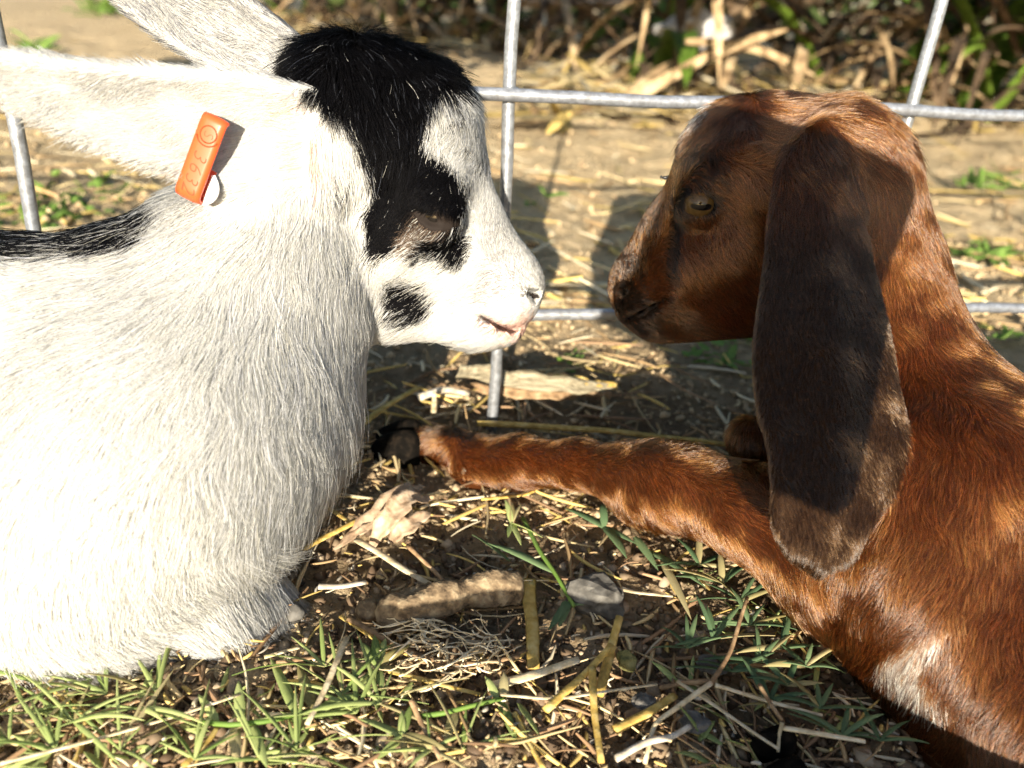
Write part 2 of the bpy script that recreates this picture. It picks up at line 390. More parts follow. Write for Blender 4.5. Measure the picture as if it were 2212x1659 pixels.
straw('bleached_root', 'pale knobbly root lying at the bottom edge', [(1330, 1640), (1400, 1602), (1450, 1594), (1489, 1570)], 17, M_WHITE, .008, .9, None, 'root')
straw('bleached_root', 'white peeled root piece left of the root chunk', [(688, 1268), (735, 1268), (792, 1258)], 17, M_WHITE, .007, .6, None, 'root')
straw('straw_stalk', 'flat grey straw pointing at the root chunk from above', [(770, 1164), (850, 1216), (936, 1266)], 19, M_PALE, .008, .35)
straw('twig', 'brown twig beside the flat grey straw above the root chunk', [(880, 1180), (930, 1225), (962, 1262)], 11, M_TWIG, .008, .9, None, 'twig')
straw('dry_stalk', 'tan dry stem ending at the bottom edge left of centre', [(889, 1512, .010), (905, 1550), (950, 1640)], 14, M_TWIG, .007, .7, None, 'stem')
straw('dry_stalk', 'thick frayed tan stem slanting through the front grass', [(750, 1378, .010), (705, 1480, .010), (664, 1566)], 16, M_PALE, .01, .6, None, 'stem')
straw('straw_stalk', 'short straw beside the white kid\'s knee tip', [(570, 1420), (610, 1408), (646, 1399)], 11, M_PALE, .006)
straw('straw_stalk', 'straw lying just below the white kid\'s knee', [(596, 1432), (670, 1422), (740, 1414)], 12, M_TWIG, .006)
straw('straw_stalk', 'upper long straw right of the white kid\'s knee', [(735, 1330), (830, 1395), (960, 1440)], 12, M_STRAW, .005)
straw('straw_stalk', 'thin straw fanning out under the root chunk', [(880, 1425), (1010, 1450), (1140, 1405)], 7, M_TWIG, .006)
straw('straw_stalk', 'thin pale stalk crossing the bright yellow straw', [(1080, 1500), (1200, 1512), (1330, 1490), (1420, 1478)], 9, M_PALE, .008)
straw('straw_stalk', 'yellow stalk left of the bottom centre', [(1110, 1540), (1140, 1600), (1175, 1660)], 14, M_STRAW, .006)
straw('straw_stalk', 'tan stalk lying in the bottom left grass', [(20, 1560), (200, 1545), (340, 1500)], 12, M_TWIG, .005)
straw('straw_stalk', 'long pale runner along the bottom left edge', [(0, 1650), (200, 1600), (380, 1548), (520, 1500)], 10, M_PALE, .008)
straw('straw_stalk', 'dark gold stalk at the bottom left of the grass', [(395, 1655), (450, 1600), (470, 1570)], 16, M_STRAW, .006)
straw('straw_stalk', 'upright straw stub standing behind the dark hoof', [(936, 893, .003), (938, 852, .022)], 14, M_PALE, .02, .8)
straw('twig', 'grey twig with a white tip behind the dark hoof', [(905, 858, .016), (960, 838, .016), (1010, 850, .010)], 18, M_WHITE, .012, .9, None, 'twig')
straw('straw_stalk', 'golden straw running behind the white kid\'s chest', [(740, 945), (830, 880), (905, 838)], 19, M_STRAW, .008)
straw('straw_stalk', 'pale straw strip between the two noses on the far ground', [(1165, 618), (1215, 612), (1264, 618)], 20, M_PALE, .006, .4)
straw('straw_stalk', 'thin yellow straw tucked under the stretched leg', [(1040, 1078), (1130, 1070), (1155, 1060)], 10, M_STRAW, .004)

def lump(name, label, c, r, mat, cat, squash=(1, 1, .7), seed=0, rough=.25, sub=3, group=None):
    import bmesh
    bm = bmesh.new(); bmesh.ops.create_icosphere(bm, subdivisions=sub, radius=1)
    V = np.array([v.co for v in bm.verts]); F = [tuple(v.index for v in f.verts) for f in bm.faces]; bm.free()
    d = sum(np.sin(V @ k + ph) for k, ph in [(np.random.default_rng(seed + j).normal(size=3) * (1.6 + j), j * 1.7 + seed) for j in range(5)]) / 5
    V = V * (1 + rough * d)[:, None] * np.array(squash) * r
    if rough > .3: V = np.round(V / (r * .35)) * (r * .35) * .35 + V * .65      # broken facets
    o = mesh_obj(name, V, F, mat, smooth=rough <= .3); o.location = c
    return tag(o, label, cat, group)
def on_ground(px, py, rpx, zf=.4):
    p = gnd(px, py, .004); return p + np.array([0, 0, px2m(rpx, p) * zf * .1]), px2m(rpx, p)
for px_, py_, rp, lab, mt, sq, sd_, rg in (
    (1285, 1292, 60, 'angular grey stone in the soil under the brown kid\'s leg', M_STONE, (1.05, .8, .75), 3, .4),
    (632, 1325, 26, 'small round grey pebble beside the white kid\'s knee', M_STONE, (1, .9, .8), 5, .2),
    (795, 1322, 30, 'brownish pebble tucked against the left end of the root chunk', M_ROOT, (.9, .9, .9), 6, .25),
    (1668 - 130, 1448 - 10, 30, 'dark flat pebble in the grass above the stem knot', M_STONE, (1.2, .8, .5), 8, .4),
    (1498, 1562, 28, 'grey chip of stone right of the thick short straw', M_STONE, (1.1, .9, .5), 9, .4),
    (1390, 1520, 26, 'dark stone half hidden behind the thick short straw', M_STONE, (1, 1, .6), 10, .35),
    (1060, 1400, 14, 'tiny round pebble among the fine roots', M_STONE, (1, 1, .9), 12, .2)):
    c, r = on_ground(px_, py_, rp); lump('stone', lab, c, r, mt, 'stone', sq, sd_, rg)
c, r = on_ground(1374, 1546, 24); lump('fallen_leaf', 'small reddish brown leaf curled on the soil', c, r, M_TWIG, 'leaf', (1, .8, .25), 14, .2)
c, r = on_ground(1352, 1428, 20); lump('moss_tuft', 'little olive moss tuft beside the doubled straw', c, r, streaky('moss', (.08, .09, .03), (.17, .16, .06), (.30, .27, .12), .95), 'moss', (1, 1, .9), 15, .5)
# root chunk
rc = np.array([gnd(q[0], q[1], q[2]) for q in ((815, 1335, .004), (870, 1322, .006), (935, 1300, .008), (1000, 1282, .008), (1070, 1270, .007), (1128, 1272, .006))])
u = np.linspace(0, 1, 60); rc = np.stack([np.interp(u, np.linspace(0, 1, 6), rc[:, j]) for j in range(3)], -1)
for _ in range(4): rc[1:-1] = (rc[:-2] + 2 * rc[1:-1] + rc[2:]) / 4
rr = np.interp(u, [0, .06, .2, .45, .6, .85, .97, 1], [.4, .85, 1.1, .95, .82, .95, .9, .6]) * px2m(42, rc[10])
v, f = tube(rc, rr, 28); kk = np.sin(v @ np.array([900, 700, 800.])) * .0001 + np.sin(v @ np.array([-1500, 900, 1700.]) + 2 * np.sin(v @ np.array([500, 300, 0.]))) * .0002 + np.sin(v @ np.array([300, -420, 500.])) * .0006 + np.sin(v @ np.array([180, 350, -240.])) * .0007 + rng.normal(0, .0002, len(v))
cc = np.repeat(rc, 28, 0); v = v + (v - cc) / np.linalg.norm(v - cc, axis=1, keepdims=True) * kk[:, None]
tag(mesh_obj('root_chunk', v, f, M_ROOT), 'thick tan chunk of root lying on the soil between the kids', 'root')
# fine roots under it
RV, RF = [], []
def add_mesh(v, f):
    o = sum(len(x) for x in RV); RV.append(np.asarray(v)); RF.extend([tuple(i + o for i in q) for q in f])
for i in range(70):
    x0, y0 = rng.uniform(900, 1120), rng.uniform(1340, 1460); a = rng.normal(0, .6) + math.pi * .95; L = rng.uniform(40, 150)
    pts = [(x0 + math.cos(a) * L * s + 14 * math.sin(s * 5 + i), y0 - math.sin(a) * L * s * .6 + 9 * math.cos(s * 6 + i * 2)) for s in np.linspace(0, 1, 8)]
    C = np.array([gnd(p[0], p[1], .004 + .004 * math.sin(3.1 * j / 7) + rng.uniform(0, .002)) for j, p in enumerate(pts)])
    v, f = tube(C, np.linspace(.00042, .00018, 8) * rng.uniform(.6, 1.4), 4, False); add_mesh(v, f)
tag(mesh_obj('root_fibres', np.concatenate(RV), RF, M_PALE), 'fine tangle of dry root fibres below the root chunk', 'roots', None, 'stuff')

def leaf_mesh(pts, widths, normal=(0, 0, 1), fold=.25, nv=5, thick=.0004):
    """a thin blade with two sides and an edge: centre line, half widths"""
    pts = np.asarray(pts, float); n = len(pts); T = np.gradient(pts, axis=0); T /= np.linalg.norm(T, axis=1, keepdims=True) + 1e-12
    ref = np.broadcast_to(np.asarray(normal, float), pts.shape)
    B = np.cross(T, ref); B /= np.linalg.norm(B, axis=1, keepdims=True) + 1e-9; N = np.cross(B, T)
    V = []
    for s in (1, -1):
        for c in np.linspace(-1, 1, nv):
            V.append(pts + B * (np.asarray(widths) * c)[:, None] + N * (fold * np.asarray(widths) * (abs(c) - .5))[:, None] + N * (s * thick * .5 * (1 - .6 * abs(c))))
    V = np.stack(V, 1); ix = np.arange(n * 2 * nv).reshape(n, 2 * nv); F = []
    for i in range(n - 1):
        for j in range(nv - 1):
            F.append((ix[i, j], ix[i, j + 1], ix[i + 1, j + 1], ix[i + 1, j])); F.append((ix[i, nv + j], ix[i + 1, nv + j], ix[i + 1, nv + j + 1], ix[i, nv + j + 1]))
        F.append((ix[i, 0], ix[i + 1, 0], ix[i + 1, nv], ix[i, nv])); F.append((ix[i, nv - 1], ix[i, 2 * nv - 1], ix[i + 1, 2 * nv - 1], ix[i + 1, nv - 1]))
    return V.reshape(-1, 3), F
# crumpled dry leaf by the hoof and the husk beyond the fence
def strip(name, mat, parent, pts, wpx, fold=.3, normal=(0, -.5, 1), wprof=(.25, .9, 1, .85, .3), thick=.0006):
    P_ = np.array([gnd(*q) for q in pts]); n = 14; t = np.linspace(0, 1, len(P_)); u = np.linspace(0, 1, n)
    C = np.stack([np.interp(u, t, P_[:, j]) for j in range(3)], -1)
    for _ in range(2): C[1:-1] = (C[:-2] + 2 * C[1:-1] + C[2:]) / 4
    C = C + wobble_(C, .012) * .0012
    w = px2m(wpx, C.mean(0)) / 2 * np.interp(u, np.linspace(0, 1, len(wprof)), wprof) * (1 + .15 * np.sin(u * 23 + wpx))
    v, f = leaf_mesh(C, w, normal, fold, 5, thick)
    return mesh_obj(name, v, f, mat, parent)
cl = empty('crumpled_leaf', 'crumpled torn dry leaf in front of the dark hoof', 'leaf')
for pts, w in ((((735, 1172, .004), (800, 1118, .012), (870, 1062, .016), (915, 1048, .012)), 40), (((800, 1180, .003), (835, 1120, .016), (880, 1075, .018), (930, 1075, .010)), 52),
               (((840, 1175, .003), (870, 1140, .012), (930, 1110, .012)), 44), (((720, 1185, .003), (780, 1150, .008), (850, 1120, .010)), 20)):
    strip('leaf_blade', M_LEAF, cl, pts, w, .5)
M_HUSK = streaky('husk', (.16, .13, .08), (.34, .29, .19), (.52, .46, .32), .6, scale=(.35, 2.5, 2.5))
hk = empty('dry_husk', 'broad pale striped husk lying on the ground behind the middle wire', 'husk')
strip('husk_strip', M_HUSK, hk, ((990, 800, .012), (1080, 815, .016), (1200, 832, .016), (1330, 838, .008)), 40, .35, (0, -.7, .7), (.7, .95, 1, .9, .25), .0012)
strip('husk_strip', M_TWIG, hk, ((1000, 835, .004), (1100, 850, .006), (1200, 855, .006), (1320, 848, .004)), 24, .3, (0, -.6, .8), (.6, 1, 1, .8, .3), .001)
strip('husk_strip', M_STRAW, hk, ((1195, 812, .016), (1260, 822, .015), (1335, 836, .008)), 16, .3, (0, -.6, .8), (.4, 1, .8), .001)

# small straw and crumbs nobody could count
def scatter(name, label, n, sampler, length, width, mats_cols, z0=.002, curl=.3, flat=True, tilt=.15):
    V, F, C = [], [], []
    o = 0
    for i in range(n):
        x, y = sampler(); L = rng.uniform(*length) * (rng.random() ** .7 * .8 + .3); w = rng.uniform(*width) * .5; a = rng.uniform(0, 6.28); k = rng.normal(0, curl)
        s = np.linspace(-.5, .5, 5); X = x + np.cos(a) * L * s - np.sin(a) * L * k * s * s; Y = y + np.sin(a) * L * s + np.cos(a) * L * k * s * s
        Z = height(X, Y).mean() + z0 + rng.uniform(0, .004) + s * L * rng.normal(0, tilt)
        Z = np.maximum(Z, height(X, Y) + .0006)
        p = np.stack([X, Y, Z], -1); bx, by = -np.sin(a), np.cos(a)
        q = np.empty((5, 3, 3)); ww = w * np.array([.6, 1, 1, .95, .5])
        q[:, 0] = p - np.stack([bx * ww, by * ww, 0 * ww], -1); q[:, 1] = p + np.array([0, 0, 1]) * (ww * .8)[:, None]; q[:, 2] = p + np.stack([bx * ww, by * ww, 0 * ww], -1)
        V.append(q.reshape(-1, 3))
        for j in range(4):
            b0 = o + j * 3
            F += [(b0, b0 + 1, b0 + 4, b0 + 3), (b0 + 1, b0 + 2, b0 + 5, b0 + 4), (b0 + 2, b0, b0 + 3, b0 + 5)]
        c = np.array(mats_cols[rng.integers(len(mats_cols))]) * rng.uniform(.65, 1.25); C.append(np.repeat(c[None], 15, 0)); o += 15
    m = bpy.data.materials.get('litter') or material('litter', rough=.65, spec=.2, attr='col')[0]
    ob = mesh_obj(name, np.concatenate(V), np.array(F), m, smooth=False); color_attr(ob, np.concatenate(C))
    return tag(ob, label, 'litter', None, 'stuff')
STRAWC = [(.62, .45, .15), (.66, .52, .27), (.70, .60, .41), (.42, .28, .14), (.32, .20, .11), (.52, .40, .22), (.24, .15, .085)]
def near_xy():
    while True:
        g = gnd(rng.uniform(-100, 2000), rng.uniform(1080, 1720))
        return g[0], g[1]
def mid_xy():
    g = gnd(rng.uniform(700, 1750), rng.uniform(640, 1120)); return g[0], g[1]
def far_xy():
    g = gnd(rng.uniform(-100, 2400), 60 + 640 * rng.random() ** .6); return g[0], g[1]
scatter('straw_litter', 'bits of straw and dry stems strewn over the near soil', 520, near_xy, (.005, .045), (.0006, .0022), STRAWC)
scatter('chaff', 'short chaff and crumbs on the near soil', 1500, near_xy, (.0015, .007), (.0006, .002), STRAWC + [(.5, .45, .36), (.16, .10, .06)])
scatter('straw_bits', 'bits of straw on the ground around the fence foot', 520, mid_xy, (.006, .05), (.0008, .0028), STRAWC)
scatter('far_straw', 'loose straw lying on the dusty ground beyond the fence', 900, far_xy, (.015, .10), (.002, .006), STRAWC[:4])
# soil crumbs
import bmesh as _b
bm = _b.new(); _b.ops.create_icosphere(bm, subdivisions=1, radius=1); IV = np.array([v.co for v in bm.verts]); IF = np.array([[v.index for v in f.verts] for f in bm.faces]); bm.free()
def crumbs(name, label, n, sampler, size, colors):
    V = np.empty((n, len(IV), 3)); C = np.empty((n, len(IV), 3))
    for i in range(n):
        x, y = sampler(); r = rng.uniform(*size) * (rng.random() ** 2 + .35)
        V[i] = IV * r * rng.uniform(.6, 1.3, 3) * (1 + rng.normal(0, .26, (len(IV), 1))) + (x, y, gz(x, y) + r * .35); C[i] = np.array(colors[rng.integers(len(colors))]) * rng.uniform(.7, 1.3)
    F = (IF[None] + np.arange(n)[:, None, None] * len(IV)).reshape(-1, 3)
    ob = mesh_obj(name, V.reshape(-1, 3), F, bpy.data.materials['litter'], smooth=False); color_attr(ob, C.reshape(-1, 3))
    return tag(ob, label, 'soil', None, 'stuff')
SOILC = [(.09, .06, .037), (.14, .095, .058), (.20, .145, .09), (.11, .075, .046), (.32, .25, .17)]
crumbs('soil_crumbs', 'crumbs of brown soil on the near ground', 5200, near_xy, (.0007, .0030), SOILC)
crumbs('gravel', 'dry crumbs and grit on the ground around the fence foot', 5200, mid_xy, (.0006, .0021), [(.30, .22, .13), (.42, .315, .185), (.48, .37, .225), (.24, .175, .105)])
crumbs('far_gravel', 'dusty clods and grit on the ground beyond the fence', 4500, far_xy, (.0010, .0038), [(.34, .25, .145), (.46, .345, .2), (.54, .41, .245), (.28, .20, .115)])

# ------------------------------------------------------------------ grass
def grass_mat(name, c1, c2, tr=.35):
    m, n_, l_, b_ = material(name, rough=.55, spec=.3)
    t = n_.new('ShaderNodeTexCoord'); no = n_.new('ShaderNodeTexNoise'); no.inputs['Scale'].default_value = 45; no.inputs['Detail'].default_value = 4
    oi = n_.new('ShaderNodeObjectInfo'); ad = n_.new('ShaderNodeMath'); ad.operation = 'MULTIPLY_ADD'; ad.inputs[1].default_value = .55
    l_.new(t.outputs['Object'], no.inputs['Vector']); l_.new(oi.outputs['Random'], ad.inputs[0]); l_.new(no.outputs[0], ad.inputs[2])
    r = n_.new('ShaderNodeValToRGB'); e = r.color_ramp.elements; e[0].position = .40; e[0].color = (*c1, 1); e[1].position = 1.0; e[1].color = (*c2, 1)
    l_.new(ad.outputs[0], r.inputs[0]); l_.new(r.outputs[0], b_.inputs['Base Color'])
    tn = n_.new('ShaderNodeBsdfTranslucent'); l_.new(r.outputs[0], tn.inputs['Color']); mx = n_.new('ShaderNodeMixShader'); mx.inputs[0].default_value = tr
    l_.new(b_.outputs[0], mx.inputs[1]); l_.new(tn.outputs[0], mx.inputs[2]); l_.new(mx.outputs[0], n_['Material Output'].inputs['Surface'])
    return m
M_GRASS = grass_mat('green_grass', (.20, .29, .07), (.50, .56, .22)); M_SHADEGRASS = grass_mat('shade_darkened_grass', (.085, .155, .075), (.20, .29, .135)); M_DRYGRASS = grass_mat('yellowed_grass', (.30, .26, .10), (.58, .50, .26)); M_WEED = grass_mat('weed_green', (.13, .24, .04), (.28, .42, .10))  # the darker blue green grass has shade put into its colour
def blade_geo(base, dirv, L, w, droop, n=7):
    u = np.linspace(0, 1, n)[:, None]; d = np.asarray(dirv, float); d = d / np.linalg.norm(d)
    C = np.asarray(base) + d * L * u + np.array([0, 0, -1.0]) * (droop * L * u * u)
    C[:, 2] = np.maximum(C[:, 2], .0015)
    uu = u[:, 0]; W = w * .5 * np.interp(uu, [0, .12, .4, .75, 1], [.45, .95, 1, .7, .04])
    side = np.cross(d, [0, 0, 1]); nrm = np.cross(side, d) + np.array([0, 0, .3]) + rng.normal(0, .35, 3)
    return leaf_mesh(C, W, nrm, .35, 3, .0003)
def sprig(label, px, py, blades, stem=None, mat=None, group=None, z=.004):
    """blades: (dx, dy picture direction, length px, width px, lift)"""
    b = gnd(px, py, z); root = empty('grass_sprig', label, 'grass', group); root.location = b
    s1 = px2m(1, b)
    if stem:
        C = np.array([gnd(q[0], q[1], .006 + .003 * math.sin(i)) for i, q in enumerate(stem)]) - b
        u = np.linspace(0, 1, 14); C = np.stack([np.interp(u, np.linspace(0, 1, len(stem)), C[:, j]) for j in range(3)], -1)
        v, f = tube(C, s1 * 6 * np.linspace(1, .7, 14), 7); mesh_obj('stem', v, f, M_WEED, root)
    for bl in blades:
        dx, dy, L, w, li = bl[:5]
        ox, oy = (bl[5], bl[6]) if len(bl) > 5 else (px, py)
        a = gnd(ox, oy, z + .002); e = gnd(ox + dx * 40, oy + dy * 40, z + .002); d = e - a; d = d / np.linalg.norm(d); d = d + np.array([0, 0, li])
        v, f = blade_geo(a - b, d, L * s1, w * s1, li * .6)
        mesh_obj('leaf', v, f, M_DRYGRASS if rng.random() < .22 else (mat or M_GRASS), root)
    return root
sprig('bright runner of grass with opposed blades stretching along the bottom left', 470, 1555, [(-.6, -.8, 95, 20, .3, 470, 1562), (-.05, -1, 110, 24, .35, 520, 1558), (-.45, -.9, 180, 27, .3, 640, 1545), (-.35, -.95, 130, 28, .25, 675, 1530), (.1, 1, 110, 26, .1, 505, 1570), (.35, 1, 120, 24, .1, 545, 1570), (-.5, .9, 110, 22, .1, 655, 1555), (.8, -.25, 90, 22, .2, 690, 1532)], [(430, 1560), (500, 1566), (580, 1558), (640, 1545), (690, 1530)])
sprig('leafy grass tuft with many short blades left of the orange straw', 815, 1440, [(-.1, -1, 90, 22, .4), (.35, -1, 80, 22, .4), (.9, -.5, 95, 20, .3), (-.9, .1, 70, 18, .3), (.2, 1, 80, 20, .2), (-.6, .8, 70, 20, .2), (.9, .3, 85, 18, .2), (-.5, -.7, 75, 18, .4)])
sprig('grass rosette near the bottom edge left of the tan stem', 868, 1592, [(-.9, -.3, 110, 20, .3), (.35, -1, 90, 18, .4), (.95, .35, 110, 26, .25), (-.7, .7, 80, 18, .2), (0, -1, 70, 16, .6), (.2, 1, 70, 16, .2)])
sprig('bent runner of grass with a bright sheath below the split straw', 1040, 1540, [(-.5, -.8, 70, 18, .4, 1075, 1512), (.0, -1, 80, 22, .6, 1088, 1512), (.35, .9, 120, 22, .1, 1080, 1515), (-.3, 1, 100, 24, .1, 985, 1535), (.5, .8, 100, 18, .1, 1120, 1520)], [(905, 1548), (960, 1540), (1030, 1522), (1090, 1508)])
sprig('two bladed blue green sprig standing in front of the stretched leg', 1300, 1130, [(-.9, -.35, 100, 20, .3, 1305, 1140), (-.18, -1, 95, 17, .9, 1305, 1140), (.45, .75, 130, 20, .3, 1305, 1140), (.85, .5, 90, 15, .2, 1300, 1138)], None, M_SHADEGRASS)
sprig('fallen dull green sprig between the root chunk and the grey stone', 1215, 1290, [(-.85, -.3, 170, 20, .25, 1195, 1236), (-.3, 1, 90, 22, .2, 1225, 1300), (-.55, .8, 115, 20, .2, 1232, 1300), (.95, .03, 75, 20, .2, 1232, 1302), (-.6, -.35, 120, 16, .3, 1100, 1212), (.15, -1, 60, 14, .5)], [(1130, 1120), (1165, 1190), (1200, 1240), (1240, 1310)], M_SHADEGRASS)
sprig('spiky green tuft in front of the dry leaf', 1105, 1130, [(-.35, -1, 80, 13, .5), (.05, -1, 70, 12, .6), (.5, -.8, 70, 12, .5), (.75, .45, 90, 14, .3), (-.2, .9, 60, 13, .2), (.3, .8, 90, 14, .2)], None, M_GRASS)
sprig('long single blade arching beside the two bladed sprig', 1350, 1165, [(.5, .8, 130, 17, .2, 1370, 1160), (.75, .55, 160, 18, .2, 1400, 1190), (.4, .9, 190, 16, .2, 1430, 1215)], None, M_SHADEGRASS)
ORD = ('first', 'second', 'third', 'fourth', 'fifth', 'sixth', 'seventh', 'eighth', 'ninth')
def sprig_rows(rows, fmt, group, mk, mat):
    for where, lst in rows:
        for i, q in enumerate(sorted(lst)):
            sprig(fmt % (ORD[i], where), q[0], q[1], mk(q[2]), None, mat, group)
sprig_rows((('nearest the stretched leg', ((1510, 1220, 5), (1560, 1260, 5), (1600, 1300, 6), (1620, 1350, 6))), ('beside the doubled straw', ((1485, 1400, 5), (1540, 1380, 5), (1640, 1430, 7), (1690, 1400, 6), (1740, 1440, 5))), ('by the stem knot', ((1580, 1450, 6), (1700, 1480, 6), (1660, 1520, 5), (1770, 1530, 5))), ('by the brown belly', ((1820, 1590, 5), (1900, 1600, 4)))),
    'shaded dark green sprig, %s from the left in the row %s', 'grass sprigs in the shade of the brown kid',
    lambda k: [(math.cos(a), -abs(math.sin(a)) * .8 + .25, rng.uniform(70, 140), rng.uniform(9, 15), rng.uniform(.15, .7)) for a in np.linspace(.2, 3.0, k) + rng.normal(0, .3, k)], M_SHADEGRASS)
sprig_rows((('along the white belly', ((90, 1480, 6), (200, 1470, 6), (230, 1500, 6), (340, 1500, 6), (300, 1530, 5))), ('between belly and bottom edge', ((60, 1540, 7), (160, 1560, 7), (700, 1440, 6), (740, 1500, 7), (770, 1540, 6), (820, 1520, 6))), ('along the bottom edge', ((20, 1600, 7), (120, 1620, 7), (260, 1620, 6), (420, 1640, 6), (560, 1640, 6), (640, 1620, 6), (930, 1620, 5), (1000, 1620, 5)))),
    'sunlit grass sprig, %s from the left in the row %s', 'sunlit grass sprigs at the bottom left',
    lambda k: [(math.cos(a), -math.sin(a), rng.uniform(80, 230), rng.uniform(5, 12), rng.uniform(.12, .7)) for a in rng.uniform(-.9, 4.0, k + 1)], M_GRASS)
GV, GF = [], []
def grass_at(px, py, k, Lm, wm):
    b = gnd(px, py, .002); b[2] = gz(b[0], b[1])
    for _ in range(k):
        a = rng.uniform(0, 6.28); v, f = blade_geo(b + rng.normal(0, .004, 3) * (1, 1, 0), (math.cos(a), math.sin(a), rng.uniform(.3, 1.6)), Lm * rng.uniform(.5, 1.2), wm * rng.uniform(.6, 1.2), rng.uniform(.1, .6), 5)
        o = sum(map(len, GV[-1:])) and GN[0]; GV.append(v); GF.extend([tuple(i + GN[0] for i in q) for q in f]); GN[0] += len(v)
GN = [0]
for _ in range(26): grass_at(rng.uniform(-60, 900), rng.uniform(1480, 1690), 3, .013, .0022)
for _ in range(20): grass_at(rng.uniform(1450, 1950), 1200 + rng.random() * 420, 3, .016, .0022)
tag(mesh_obj('grass', np.concatenate(GV), GF, M_GRASS), 'short grass blades growing between the straw', 'grass', None, 'stuff')
GV, GF, GN = [], [], [0]
for cx_, cy_, sx, sy_, n_, L_, w_ in ((180, 425, 100, 45, 34, .016, .008), (60, 470, 70, 45, 34, .018, .009), (330, 470, 80, 30, 12, .016, .006), (230, 20, 40, 14, 40, .12, .02), (60, 105, 40, 14, 14, .10, .014), (1170, 440, 10, 10, 2, .03, .006), (2150, 395, 50, 14, 18, .05, .008), (2130, 550, 40, 12, 14, .035, .008), (1600, 720, 60, 25, 16, .02, .005), (1560, 780, 60, 20, 12, .016, .005), (1230, 770, 30, 12, 6, .012, .004), (2170, 720, 30, 14, 6, .02, .005), (2000, 200, 40, 10, 10, .08, .01)):
    for _ in range(n_): grass_at(rng.normal(cx_, sx * .6), rng.normal(cy_, sy_ * .6), 2, L_, w_)
tag(mesh_obj('weeds', np.concatenate(GV), GF, M_WEED), 'small green weeds growing on the dusty ground beyond the fence', 'weeds', None, 'stuff')

# ------------------------------------------------------------------ thicket behind
M_GREENLEAF = grass_mat('strap_leaf_green', (.05, .10, .012), (.15, .24, .03), .3); M_DEAD = streaky('dead_leaf', (.16, .10, .055), (.33, .23, .125), (.55, .43, .26), .8, scale=(.1, .1, .1)); M_DEADDARK = streaky('dark_dead_leaf', (.035, .024, .015), (.085, .055, .032), (.16, .11, .065), .9, scale=(.1, .1, .1))  # the second dead leaf material is a much darker brown
def strap(parent, name, mat, base, az, L, w, rise, droop, n=12, fold=.35):
    u = np.linspace(0, 1, n)[:, None]; d = np.array([math.cos(az), math.sin(az), rise]); d /= np.linalg.norm(d)
    C = np.asarray(base) + d * L * u + np.array([0, 0, -1.0]) * (droop * L * u ** 2.2)
    C[:, 2] = np.maximum(C[:, 2], .006 + .01 * rng.random())
    W = w * .5 * np.interp(u[:, 0], [0, .1, .5, .85, 1], [.7, .9, 1, .6, .05]); s = np.cross(d, [0, 0, 1])
    v, f = leaf_mesh(C, W, np.cross(s, d), fold, 5, .002); return mesh_obj(name, v, f, mat, parent)
CL = ((1450, 95, 2.15, 'strap leaved clump with a green shoot left of the brown head'), (1760, 120, 2.2, 'dead brown strap leaved clump behind the brown kid\'s head'), (1990, 110, 2.1, 'strap leaved clump with a broad green leaf behind the right wire'), (2190, 150, 1.9, 'strap leaved clump with bright green leaves at the right edge'), (1230, 70, 2.7, 'dark withered clump behind the middle wire'), (820, 40, 3.0, 'dark withered clump behind the black forelock'), (600, 30, 3.2, 'withered clump behind the white far ear'), (1020, 35, 3.1, 'dark withered clump left of the middle wire'), (2420, 120, 2.0, 'strap leaved clump beyond the right edge'))
for i, (px_, py_, Y_, lab) in enumerate(CL):
    b = at(px_, py_, Y_); b[2] = gz(b[0], b[1])
    root = empty('strap_leaf_clump', lab, 'plant'); root.location = b; g = i in (0, 2, 3, 8)
    for k in range(3 if g else 1):
        strap(root, 'leaf', M_GREENLEAF, (rng.normal(0, .05), rng.normal(0, .05), 0), rng.uniform(0, 6.28), rng.uniform(.6, 1.0), rng.uniform(.06, .10), rng.uniform(1.0, 3), rng.uniform(.2, .8))
    for k in range(34):
        a = rng.uniform(0, 6.28); strap(root, 'dead_leaf', M_DEAD if rng.random() < .28 else M_DEADDARK, (rng.normal(0, .07), rng.normal(0, .07), rng.uniform(0, .30)), a, rng.uniform(.2, .55), rng.uniform(.010, .030), rng.uniform(-.6, 1.2), rng.uniform(.3, 1.1), 10, .6)
# long dry leaves lying on the ground in front of the clumps
for i, (x0, y0, x1, y1, w, lab) in enumerate(((1330, 250, 1700, 65, .022, 'long dry strap leaf slanting across the heap left of the brown head'), (1350, 215, 1500, 130, .018, 'short dry leaf on the straw heap beside the middle wire'), (1480, 90, 1760, 165, .020, 'dry leaf crossing the long slanting one'), (1720, 180, 1735, 100, .028, 'curled pale leaf standing above the brown head'), (1890, 60, 1930, 190, .026, 'pale dead leaf hanging left of the right wire'), (2055, 180, 2090, 50, .014, 'thin dry stalk right of the right wire'), (1560, 190, 1590, 120, .02, 'pale stub of a leaf on the straw heap'))):
    Y0_ = gnd(x0, max(y0, 150))[1]; Y0_ = min(Y0_, 1.75); a = at(x0, y0, Y0_); b = at(x1, y1, Y0_ + .18)
    a[2] = max(a[2], .01); b[2] = max(b[2], .02); u = np.linspace(0, 1, 12)[:, None]; C = a + (b - a) * u + np.array([0, 0, 1]) * (.02 * np.sin(u * 3.1)); W = w * .5 * np.interp(u[:, 0], [0, .2, .8, 1], [.5, 1, .8, .2])
    v, f = leaf_mesh(C, W, (.1, -1, .5), .4, 5, .002); tag(mesh_obj('dry_leaf', v, f, M_DEAD), lab, 'leaf')
c = at(1505, 62, 2.0); lump('rock', 'pale grey rock among the dead leaves', c, .07, streaky('pale_rock', (.30, .29, .28), (.45, .44, .43), (.6, .59, .58), .9), 'rock', (1.1, .8, .6), 21, .4)
HV, HF, HC, ho = [], [], [], 0
